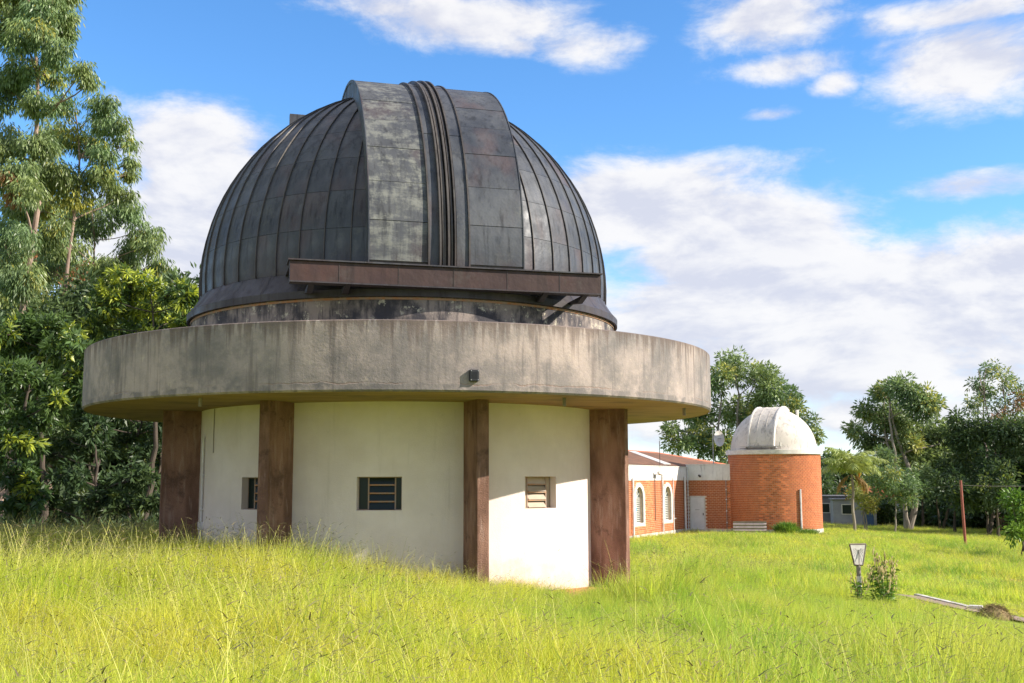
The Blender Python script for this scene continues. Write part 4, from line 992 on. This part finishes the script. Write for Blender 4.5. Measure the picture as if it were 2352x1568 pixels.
lst = []
for k in range(46):
    px = rng.uniform(1995, 2420); Y = rng.uniform(97, 106); p = at(px, 1180, Y); lst.append((Vector((p.x, p.y, gz(p.x, p.y) + rng.uniform(.3, 1.7))), rng.uniform(.8, 1.5)))
mass('bush_belt', 'dark shaded bushes growing in front of the far houses', lst, .5, .2, M['dark'], .9)
lst = []
for k in range(70): x, y = rng.uniform(40, 78), rng.uniform(67, 112); lst.append((Vector((x, y, gz(x, y) + rng.uniform(1.5, 6.))), rng.uniform(1.8, 2.8)))
mass('added_shade_wood', 'unseen wood right of the slope, added to shade the ground', lst, .8, .35, M['dark'], .7)  # trees out of view, added to shade the ground below the visible ones
# palm
def palm():
    b = gbase(1957, 76); P = empty('palm_tree', b); tag(P, 'feathery palm with drooping fronds and an orange fruit stalk', 'palm tree')
    hub = at(1957, 1090, 76) - Vector(b)
    pts = [Vector((0, 0, -.2)).lerp(hub, k / 10) + Vector((.05 * math.sin(k), 0, 0)) for k in range(11)]
    MB().tube(pts, [.11 - .003 * k for k in range(11)], 10).build('trunk', M['barkgrey'], P, smooth=True)
    def frond(az, el, Ln, dry=False, curl=1.15):
        n = 26; V, F = [], []; p = hub.copy(); e = el; mb = MB(); rach = [p.copy()]
        h = Vector((math.cos(az), math.sin(az), 0)); side = Vector((-math.sin(az), math.cos(az), 0))
        for i in range(n):
            e -= curl * 1.9 / n * (.35 + 1.3 * i / n); st = h * math.cos(e) + Vector((0, 0, math.sin(e))); p = p + st * (Ln / n); rach.append(p.copy())
            if i > 2:
                ll = .75 * math.sin(PI * min(1, (i - 1) / (n - 1)) ** .8) + .12
                for s in (-1, 1):
                    for q in range(2):
                        dr = (side * s * rng.uniform(.5, .9) + st * rng.uniform(.3, .7) + Vector((0, 0, rng.uniform(-.85, -.1)))).normalized(); a = p + st * rng.uniform(-.06, .06)
                        tip = a + dr * ll - Vector((0, 0, .12 * ll)); w = st * .04; m = a + dr * ll * .5 + Vector((0, 0, .03))
                        mb.add([a, m + w, tip, m - w], [(0, 1, 2, 3)])
        mb.tube(rach, [.03 - .025 * i / n for i in range(n + 1)], 5, cap=False)
        nvar = [random.random() for _ in range(len(mb.v))]
        o = mb.build('dry_frond' if dry else 'frond', M['palmdry'] if dry else M['palm'], P, fix=False); a_ = o.data.attributes.new('vari', 'FLOAT', 'POINT'); a_.data.foreach_set('value', nvar)
    for k in range(19):
        frond(k * 2.399 + rng.uniform(-.2, .2), R(88 - 58 * (k / 22) ** 1.1), rng.uniform(2.3, 3.0), curl=rng.uniform(.75, 1.1))
    for az in (-.3, .2, 2.8): frond(az, R(-15), 1.6, True, .8)
    MB().tube([hub + Vector((.1, -.1, .15)), hub + Vector((.3, -.15, .35)), hub + Vector((.48, -.2, .1)), hub + Vector((.42, -.2, -.2))], [.03, .09, .11, .02], 8).build('fruit_stalk', M['orange'], P, smooth=True)
palm()

# shrubs at the tower, weeds at the sundial, heap
def tussock(name, label, base, h, r, n, leaf, cat='shrub'):
    C = np.stack([rng.normal(0, r * .45, n), rng.normal(0, r * .45, n), rng.uniform(0, h * .35, n)], 1); D = unit(n) * .55 + np.array([0, 0, 1.]); D[:, :2] += C[:, :2] / r * .6; D /= np.linalg.norm(D, axis=1, keepdims=True)
    V, F, t, v = leaf_geo(C, D, rng.uniform(.5, 1, n) * h * .75, np.full(n, h * .045), np.zeros(n), rng.random(n)); b = Vector(base)
    e = empty(name, b); tag(e, label, cat); link('leaves', np_mesh('leaves', V, F, [leaf], {'tint': t, 'vari': v}), e); MB().tube([(0, 0, -.1), (0, 0, h * .3)], .03, 6).build('stem', M['barkgrey'], e)
p = gbase(1803, 64.3); tussock('grass_tuft', 'bushy bright green tuft growing at the foot of the brick tower', p, .95, .45, 1500, M['shrub'])
p = gbase(1850, 64.5); tussock('grass_tuft', 'low green tuft beside the downpipe of the brick tower', p, .5, .6, 1200, M['shrub'])
def weed(px, Y, hpx, label, spikes):
    b = gbase(px, Y); e = empty('weed_plant', b); tag(e, label, 'weed', 'weeds beside the sundial')
    H = at(px, hpx, Y).z - b[2]; st = MB(); Cs, Ds = [], []
    for s in range(spikes):
        a = rng.uniform(0, 2 * PI); top = Vector((math.cos(a) * rng.uniform(.05, .2), math.sin(a) * .15, H * rng.uniform(.8, 1.)))
        pts = [Vector((0, 0, -.05)).lerp(top, k / 8) + Vector((rng.normal(0, .008), rng.normal(0, .008), 0)) for k in range(9)]; st.tube(pts, .006, 5, cap=False)
        sp = MB()
        for k in range(9):
            q = top + Vector((rng.uniform(-.05, .05), rng.uniform(-.04, .04), -rng.uniform(.02, .36))); d = Vector((rng.uniform(-.04, .06), rng.uniform(-.04, .04), rng.uniform(.1, .17))) * (.5 if k else 1.1)
            sp.tube([q, q + d * .5, q + d], [.01, .016, .004], 5, cap=False)
        sp.build('seed_spike', M['weedseed'], e, fix=False)['kind'] = 'stuff'
        for k in range(26):
            t = rng.uniform(.1, .78); q = Vector((0, 0, 0)).lerp(top, t); d = unit(1)[0]; d[2] = abs(d[2]) * .3; Cs.append(np.array(q)); Ds.append(d / np.linalg.norm(d))
    st.build('stem', M['shrub'], e, fix=False); n = len(Cs)
    V, F, t, v = leaf_geo(np.array(Cs), np.array(Ds), rng.uniform(.08, .2, n), rng.uniform(.025, .05, n), np.zeros(n), rng.random(n)); link('leaves', np_mesh('leaves', V, F, [M['shrub']], {'tint': t, 'vari': v}), e)
weed(1992, 21.8, 1290, 'tall weed with straw coloured spikes close to the sundial post', 3)
weed(2013, 21.9, 1268, 'tall seeding weed right of the sundial with the highest straw spikes', 4)
weed(2032, 21.7, 1272, 'outermost tall seeding weed right of the sundial', 4)
weed(2022, 21.4, 1300, 'shorter leafy weed in front of the tall seeding ones', 4)
weed(1962, 21.5, 1312, 'leafy weed hugging the sundial post', 3)
def heap():
    p = at(2285, 1436, 22.6); z = gz(p.x, p.y); e = empty('cut_grass_heap', (p.x, p.y, z)); tag(e, 'small brown heap of cut grass beside the path', 'grass heap')
    n = 2600; a = rng.uniform(0, 2 * PI, n); rr = np.sqrt(rng.random(n)); C = np.stack([np.cos(a) * rr * .34, np.sin(a) * rr * .25, (1 - rr ** 2) * .3 * rng.uniform(.6, 1, n)], 1); D = unit(n); D[:, 2] *= .35; D /= np.linalg.norm(D, axis=1, keepdims=True)
    V, F, t, v = leaf_geo(C, D, rng.uniform(.08, .2, n), np.full(n, .008), np.zeros(n), rng.random(n)); link('straw', np_mesh('straw', V, F, [M['hay']], {'tint': t, 'vari': v}), e)
    MB().lathe([(.34, -.05), (.33, .0), (.24, .14), (.1, .22), (.01, .24)], 16).build('core', M['hay'], e, smooth=True)
heap()

# ------------------------------------------------------------------ far houses
def house(name, label, px, Y, w, d, h, rz, wallm, roof=None, door=None, wins=(), zoff=0):
    b = gbase(px, Y); e = empty(name, (b[0], b[1], b[2] + zoff), rz); tag(e, label, 'building', 'low buildings beyond the trees')
    MB().box(-w / 2, w / 2, 0, d, -1, h).build('wall', wallm, e)
    if roof:
        o = .35; k = MB().add([(-w / 2 - o, -o, h - .08), (w / 2 + o, -o, h - .08), (w / 2 + o, d / 2, h + d * .22), (-w / 2 - o, d / 2, h + d * .22), (-w / 2 - o, d + o, h - .08), (w / 2 + o, d + o, h - .08)], [(0, 1, 2, 3), (3, 2, 5, 4), (0, 3, 4), (1, 5, 2)]).build('roof', roof, e, fix=False)
    else: MB().box(-w / 2 - .12, w / 2 + .12, -.12, d + .1, h, h + .12).build('roof_slab', M['greywall'], e)
    if door: MB().box(door[0] - .45, door[0] + .45, -.05, .02, 0, 2.05).build('door', door[1], e)
    for x in wins:
        f = MB().box(x - .5, x + .5, -.04, .02, 1.05, 1.95).build('window', M['white'], e); MB().box(x - .42, x + .42, -.05, .0, 1.12, 1.88).build('pane', M['glass'], f)
house('grey_building', 'grey rendered low building beside the brick tower', 1915, 100, 4.2, 4, 2.5, -.25, M['greywall'], None, (1.2, M['darksteel']), (-.9,))
house('white_shed', 'white shed with a blue door behind the palm', 1960, 96, 3.6, 3, 2.3, -.2, M['lilac'], None, (1.1, M['blue']), (-.6,))
house('red_roof_house', 'brick red house with a tiled roof half hidden by the round eucalyptus', 2030, 125, 8, 6, 2.4, -.1, M['lilac'], M['tile'], None, (-2, 1))
house('red_roof_house', 'pale house under a bright red roof between the dark trunks', 2165, 112, 6, 6, 2.6, .15, M['lilac'], M['tile'], (1.9, M['white']), (-1.2,))
house('red_roof_house', 'far pale house with a red roof behind the broad dark tree', 2290, 120, 8, 6, 3.0, .3, M['lilac'], M['tile'], (-2, M['darksteel']), (1,))

# ------------------------------------------------------------------ grass
def blades(n, rad, hl, width, lean, segs=(0, .38, .72, 1.), wind=(.10, 0), curve=.5):
    a = rng.uniform(0, 2 * PI, n); r = rad * np.sqrt(rng.random(n)); root = np.stack([np.cos(a) * r, np.sin(a) * r, np.full(n, -.03)], 1)
    az = rng.uniform(0, 2 * PI, n); L = rng.uniform(*hl, n); ln = rng.uniform(0, lean, n); cv = rng.uniform(.2, 1, n) * curve; H = np.stack([np.cos(az), np.sin(az)], 1) * ln[:, None] + np.array(wind)
    face = rng.uniform(0, 2 * PI, n); S = np.stack([np.cos(face), np.sin(face), np.zeros(n)], 1); V = []
    for t in segs:
        hz = H * (t + cv[:, None] * t * t * 1.2) ; z = t - .35 * cv * t * t
        p = root + np.concatenate([hz * L[:, None], (z * L)[:, None]], 1); w = width * (1 - t ** 1.6) * .5
        V += [p - S * w, p + S * w]
    m = len(segs); V = np.stack(V, 1).reshape(-1, 3); b = np.arange(n)[:, None] * 2 * m
    F = np.concatenate([np.stack([b[:, 0] + 2 * i, b[:, 0] + 2 * i + 1, b[:, 0] + 2 * i + 3, b[:, 0] + 2 * i + 2], 1) for i in range(m - 1)])
    return V, F, np.repeat(rng.random(n) * (rng.random(n) < .3), 2 * m), np.repeat(rng.random(n), 2 * m)
def stems(n, rad, hl, wind=(.12, 0)):
    V, F, mi, va = [], [], [], []
    def ribbon(pts, w, m, v):
        b = len(V); s = rng.uniform(0, PI); S = np.array([math.cos(s), math.sin(s), 0])
        for i, p in enumerate(pts):
            ww = w * (1 - .6 * i / len(pts)); V.append(p - S * ww / 2); V.append(p + S * ww / 2); va.extend([v, v])
        for i in range(len(pts) - 1): F.append((b + 2 * i, b + 2 * i + 1, b + 2 * i + 3, b + 2 * i + 2)); mi.append(m)
    for _ in range(n):
        a = rng.uniform(0, 2 * PI); root = np.array([math.cos(a), math.sin(a), 0]) * rad * rng.random() ** .5; L = rng.uniform(*hl)
        d = np.array([wind[0] + rng.normal(0, .3), wind[1] + rng.normal(0, .25), 1.]); pts = [root + d * L * t + np.array([d[0], d[1], -.25]) * L * .5 * t * t for t in (0, .3, .6, .85, 1.)]; v = rng.random(); ribbon(pts, .0045, 1, v)
        for k in range(rng.integers(2, 5)):
            t = 1 - .09 * k; p = root + d * L * t + np.array([d[0], d[1], -.25]) * L * .5 * t * t; az = rng.normal(0, .9) if rng.random() < .75 else rng.uniform(0, 2 * PI); ln = rng.uniform(.07, .13)
            q = np.array([math.cos(az), math.sin(az) * .8, rng.uniform(.1, .8)]); q /= np.linalg.norm(q)
            ribbon([p + q * ln * s - np.array([0, 0, 1]) * ln * .35 * s * s for s in (0, .35, .7, 1.)], .0095, 2, v)
    return np.array(V), np.array(F), np.array(mi), np.zeros(len(V)), np.array(va)
def tuft(name, nb, rad, hl, width, lean, ns=0, sh=(.6, .8), mat='grass', curve=.5):
    V, F, t, v = blades(nb, rad, hl, width, lean, curve=curve); mi = np.zeros(len(F), int)
    if ns:
        V2, F2, m2, t2, v2 = stems(ns, rad, sh); F = np.concatenate([F, F2 + len(V)]); V = np.concatenate([V, V2]); mi = np.concatenate([mi, m2]); t = np.concatenate([t, t2]); v = np.concatenate([v, v2])
    return bpy.data.objects.new(name, np_mesh(name, V, F, [M[mat], M['stem'], M['seed']], {'tint': t, 'vari': v}, mi))
def scatter(name, label, pts, rot, scl, tufts):
    me = bpy.data.meshes.new(name); me.vertices.add(len(pts)); me.vertices.foreach_set('co', np.asarray(pts, np.float32).ravel())
    for nm_, val in (('rot', rot), ('scl', scl)):
        a = me.attributes.new(nm_, 'FLOAT_VECTOR', 'POINT'); a.data.foreach_set('vector', np.asarray(val, np.float32).ravel())
    a = me.attributes.new('idx', 'INT', 'POINT'); a.data.foreach_set('value', rng.integers(0, len(tufts), len(pts)).astype(np.int32))
    o = link(name, me); tag(o, label, None, None, 'stuff')
    g = bpy.data.node_groups.new(name, 'GeometryNodeTree'); g.interface.new_socket('Geometry', in_out='INPUT', socket_type='NodeSocketGeometry'); g.interface.new_socket('Geometry', in_out='OUTPUT', socket_type='NodeSocketGeometry')
    N, Lk = g.nodes, g.links; gi = N.new('NodeGroupInput'); go = N.new('NodeGroupOutput'); iop = N.new('GeometryNodeInstanceOnPoints'); jn = N.new('GeometryNodeJoinGeometry')
    for t in tufts:
        oi = N.new('GeometryNodeObjectInfo'); oi.inputs['Object'].default_value = t; gt = N.new('GeometryNodeGeometryToInstance'); Lk.new(oi.outputs['Geometry'], gt.inputs[0]); Lk.new(gt.outputs[0], jn.inputs[0])
    def attr(n, t):
        a = N.new('GeometryNodeInputNamedAttribute'); a.data_type = t; a.inputs[0].default_value = n; return a.outputs[0]
    Lk.new(gi.outputs[0], iop.inputs['Points']); Lk.new(jn.outputs[0], iop.inputs['Instance']); iop.inputs['Pick Instance'].default_value = True
    Lk.new(attr('idx', 'INT'), iop.inputs['Instance Index']); Lk.new(attr('rot', 'FLOAT_VECTOR'), iop.inputs['Rotation']); Lk.new(attr('scl', 'FLOAT_VECTOR'), iop.inputs['Scale']); Lk.new(iop.outputs[0], go.inputs[0])
    md = o.modifiers.new('scatter', 'NODES'); md.node_group = g; return o
def free(X, Y):
    """where grass can grow: not inside buildings, on the path or the block"""
    ok = np.hypot(X - OX, Y - OY) > RW + .08
    for k in range(8):
        p = obw(PHC + SP * (k - 2), (RW + RO) / 2); ok &= np.hypot(X - p.x, Y - p.y) > .36
    c, s = math.cos(HRZ), math.sin(HRZ); lx, ly = (X - HALL.x) * c + (Y - HALL.y) * s, -(X - HALL.x) * s + (Y - HALL.y) * c
    ok &= ~((lx > -27) & (lx < 4.3) & (ly > -.25) & (ly < 10)) & ~((lx > -.9) & (lx < 4.3) & (ly > -3.1) & (ly < .1)); ok &= np.hypot(X - TX, Y - TY) > 2.95
    return ok
def smooth_noise(X, Y, f, s):
    r = np.random.default_rng(s); o = np.zeros_like(X)
    for k in range(7):
        a = r.uniform(0, 2 * PI); ff = f * r.uniform(.6, 1.8); o += np.sin((X * math.cos(a) + Y * math.sin(a)) * ff + r.uniform(0, 6.28))
    return o / 7 * 1.6
def inframe(X, Y, m=.03): return (np.abs(X) < Y * (.468 + m) + .5)
def dirt(X, Y):
    d = np.zeros_like(X)
    for (c, r) in ((obw(R(52), 5.2), 2.2), (obw(R(34), 4.9), 1.1), (Vector((10.4, 65.6, 0)), 1.7), (Vector((12.3, 66.6, 0)), 1.5), (Vector((12.3, 22.8, 0)), 1.5), (Vector((21, 47, 0)), 2.4), (Vector((17, 39, 0)), 1.4), (Vector((26, 56, 0)), 2.4), (Vector((9, 44, 0)), 1.4)): d = np.maximum(d, 1 - np.hypot(X - c.x, Y - c.y) / r)
    return np.clip(d + .35 * smooth_noise(X, Y, 3., 9) * (d > -.2), 0, 1)
PATH = [at(x, y, Y_) for (x, y), Y_ in zip([(2100, 1374), (2150, 1386), (2200, 1396), (2245, 1406), (2300, 1416), (2352, 1425), (2450, 1445), (2700, 1490)], [27.5, 26.3, 25.2, 24.2, 23.4, 22.7, 21.6, 19.])]
def path_dist(X, Y):
    d = np.full_like(X, 99.)
    for a, b in zip(PATH, PATH[1:]):
        for t in (0, .25, .5, .75, 1): q = a.lerp(b, t); d = np.minimum(d, np.hypot(X - q.x, Y - q.y))
    return d
def lin(x, xs, ys): return np.interp(x, xs, ys)
def meadow():
    # near field: tall seeding grass
    n = 36000; Y = np.sqrt(rng.uniform(3.2 ** 2, 27 ** 2, n)); X = rng.uniform(-1, 1, n) * (Y * .62 + 2.2)
    keep = rng.random(n) < lin(Y, [4, 10, 18, 27], [1., 1., .8, .55]); X, Y = X[keep], Y[keep]
    ok = free(X, Y) & (rng.random(len(X)) > 1.6 * dirt(X, Y)); X, Y = X[ok], Y[ok]
    near = lin(Y, [5, 9, 12, 16], [.50, .50, .46, .34])            # right hand height
    left = lin(X, [-6, -4, -2.5, -1, .5, 2], [.84, .78, .62, .44, .22, .30])
    back = lin(Y, [10, 15], [0, 1]); h = near * (1 - back) + left * back
    h = np.where((X > 2.2) & (Y > 13), .30 + .08 * smooth_noise(X, Y, .6, 2), h); h = np.where(Y > 23, np.minimum(h, .62), h)
    h *= 1 + .24 * smooth_noise(X, Y, .8, 4) + .18 * smooth_noise(X, Y, 2.4, 5); h *= np.exp(rng.normal(0, .2, len(X))); cl = (X > .8) & (smooth_noise(X, Y, 1.3, 31) > .45); h = np.where(cl, h * 1.55, h); h = np.where(path_dist(X, Y) < 3., np.minimum(h, np.where(path_dist(X, Y) < 2.2, .05, .11)), h); wallside = np.hypot(X - OX, Y - OY) < 6.2; h = np.where(wallside & (X > -.3), np.minimum(h, np.where(X > .9, .13, .3)), h); h = np.clip(h, .05, 1.)
    pd = path_dist(X, Y); h = np.where(pd < 3., h * lin(pd, [.6, 3.], [.25, 1.]), h); ok = pd > .6; X, Y, h = X[ok], Y[ok], h[ok]
    Z = gzv(X, Y); seedy = np.clip(lin(X, [-6, -1, 2, 6], [1., .85, .5, .22]) * lin(Y, [4, 8, 20], [.9, 1., 1.]) + .25 * smooth_noise(X, Y, .5, 8), .05, 1.)
    isseed = rng.random(len(X)) < .38 * seedy
    rot = np.stack([rng.normal(0, .08, len(X)), rng.normal(0, .08, len(X)), rng.normal(0, .8, len(X))], 1)
    P = np.stack([X, Y, Z], 1); s = h / .6; hx = np.clip(s, .55, 1.25); S = np.stack([hx, hx, s], 1)
    t_green = [tuft('t%d' % k, 46, .17, (.2, .66), .0075, .6) for k in range(4)]
    t_seed = [tuft('s%d' % k, 34, .16, (.26, .6), .007, .5, 4, (.50, .84)) for k in range(5)]
    gm = (X > .5 + 1.2 * smooth_noise(X, Y, .4, 6)) & ~isseed
    t_lush = [tuft('l%d' % k, 46, .17, (.2, .68), .0085, .65, mat='grassg') for k in range(4)]
    scatter('tall_grass', 'tall yellow green meadow grass in front of the observatory', P[~isseed & ~gm], rot[~isseed & ~gm], S[~isseed & ~gm], t_green)
    scatter('lush_grass', 'greener lush grass on the right of the meadow', P[gm], rot[gm], S[gm], t_lush)
    scatter('seeding_grass', 'grass stalks with thin dark seed heads rising over the meadow', P[isseed], rot[isseed], S[isseed], t_seed)
    t_broad = [tuft('b%d' % k, 18, .14, (.25, .55), .019, .8, mat='grassg') for k in range(3)]
    sel = rng.random(len(X)) < .07 * (1 + smooth_noise(X, Y, .9, 41)); scatter('broad_leaf_grass', 'scattered broad leaved grass clumps in the meadow', P[sel], rot[sel] * 1.6, S[sel] * np.array([1.1, 1.1, 1.08]), t_broad)
    n = 6000; X2 = rng.uniform(1.5, 34, n); Y2 = rng.uniform(21, 62, n); ok = free(X2, Y2) & inframe(X2, Y2) & (smooth_noise(X2, Y2, .7, 51) > .42) & (path_dist(X2, Y2) > 3.2); X2, Y2 = X2[ok], Y2[ok]
    h2 = rng.uniform(.35, .75, len(X2)); k2 = rng.uniform(1., 1.7, len(X2)); scatter('slope_tussocks', 'darker taller tussocks dotted over the slope', np.stack([X2, Y2, gzv(X2, Y2)], 1), np.stack([rng.normal(0, .1, len(X2)), rng.normal(0, .1, len(X2)), rng.uniform(0, 6.28, len(X2))], 1), np.stack([k2, k2, h2 / .6], 1), [tuft('k%d' % k, 46, .2, (.25, .62), .011, .7, mat='tussock') for k in range(3)])
    # middle and far field
    n = 38000; Y = np.sqrt(rng.uniform(23 ** 2, 98 ** 2, n)); X = rng.uniform(-.05, .60, n) * Y + 1.5
    dn = lin(Y, [23, 40, 70, 98], [1, .9, .6, .4]); ok = free(X, Y) & (rng.random(n) < dn) & (rng.random(n) > 1.5 * dirt(X, Y)); 
    ok &= path_dist(X, Y) > .6; X, Y = X[ok], Y[ok]
    h = .30 + .14 * smooth_noise(X, Y, .25, 12) + .13 * smooth_noise(X, Y, .7, 13) + .12 * rng.normal(size=len(X)); h = np.clip(h, .08, .8) * lin(Y, [23, 50, 60], [1, .9, .75]); pd = path_dist(X, Y); h = np.where(pd < 2.6, np.minimum(h, lin(pd, [.7, 2.6], [.05, .2])), h); Z = gzv(X, Y)
    big = lin(Y, [23, 60, 98], [1., 1.5, 2.1]); s = h / .35
    P = np.stack([X, Y, Z], 1); rot = np.stack([rng.normal(0, .08, len(X)), rng.normal(0, .08, len(X)), rng.uniform(0, 6.28, len(X))], 1); S = np.stack([big, big, s], 1)
    t_far = [tuft('f%d' % k, 60, .26, (.12, .40), .014, .6, mat='grassg') for k in range(3)] + [tuft('fy%d' % k, 46, .26, (.12, .40), .014, .6, 5, (.3, .5), mat='grass') for k in range(2)]
    scatter('slope_grass', 'shorter green grass covering the slope around the hall', P, rot, S, t_far)
    n = 5000; Y = np.sqrt(rng.uniform(23 ** 2, 37 ** 2, n)); X = rng.uniform(-.5, -.12, n) * Y; ok = free(X, Y); X, Y = X[ok], Y[ok]; Z = gzv(X, Y)
    h = np.clip(.62 + .2 * smooth_noise(X, Y, .6, 21), .3, .9) * lin(Y, [23, 37], [1.1, .8]); s = h / .6
    scatter('wood_edge_grass', 'tall grass at the edge of the dark wood', np.stack([X, Y, Z], 1), np.stack([rng.normal(0, .08, len(X)), rng.normal(0, .08, len(X)), rng.normal(0, .8, len(X))], 1), np.stack([np.full(len(X), 1.3), np.full(len(X), 1.3), s], 1), t_seed + t_green)
meadow()
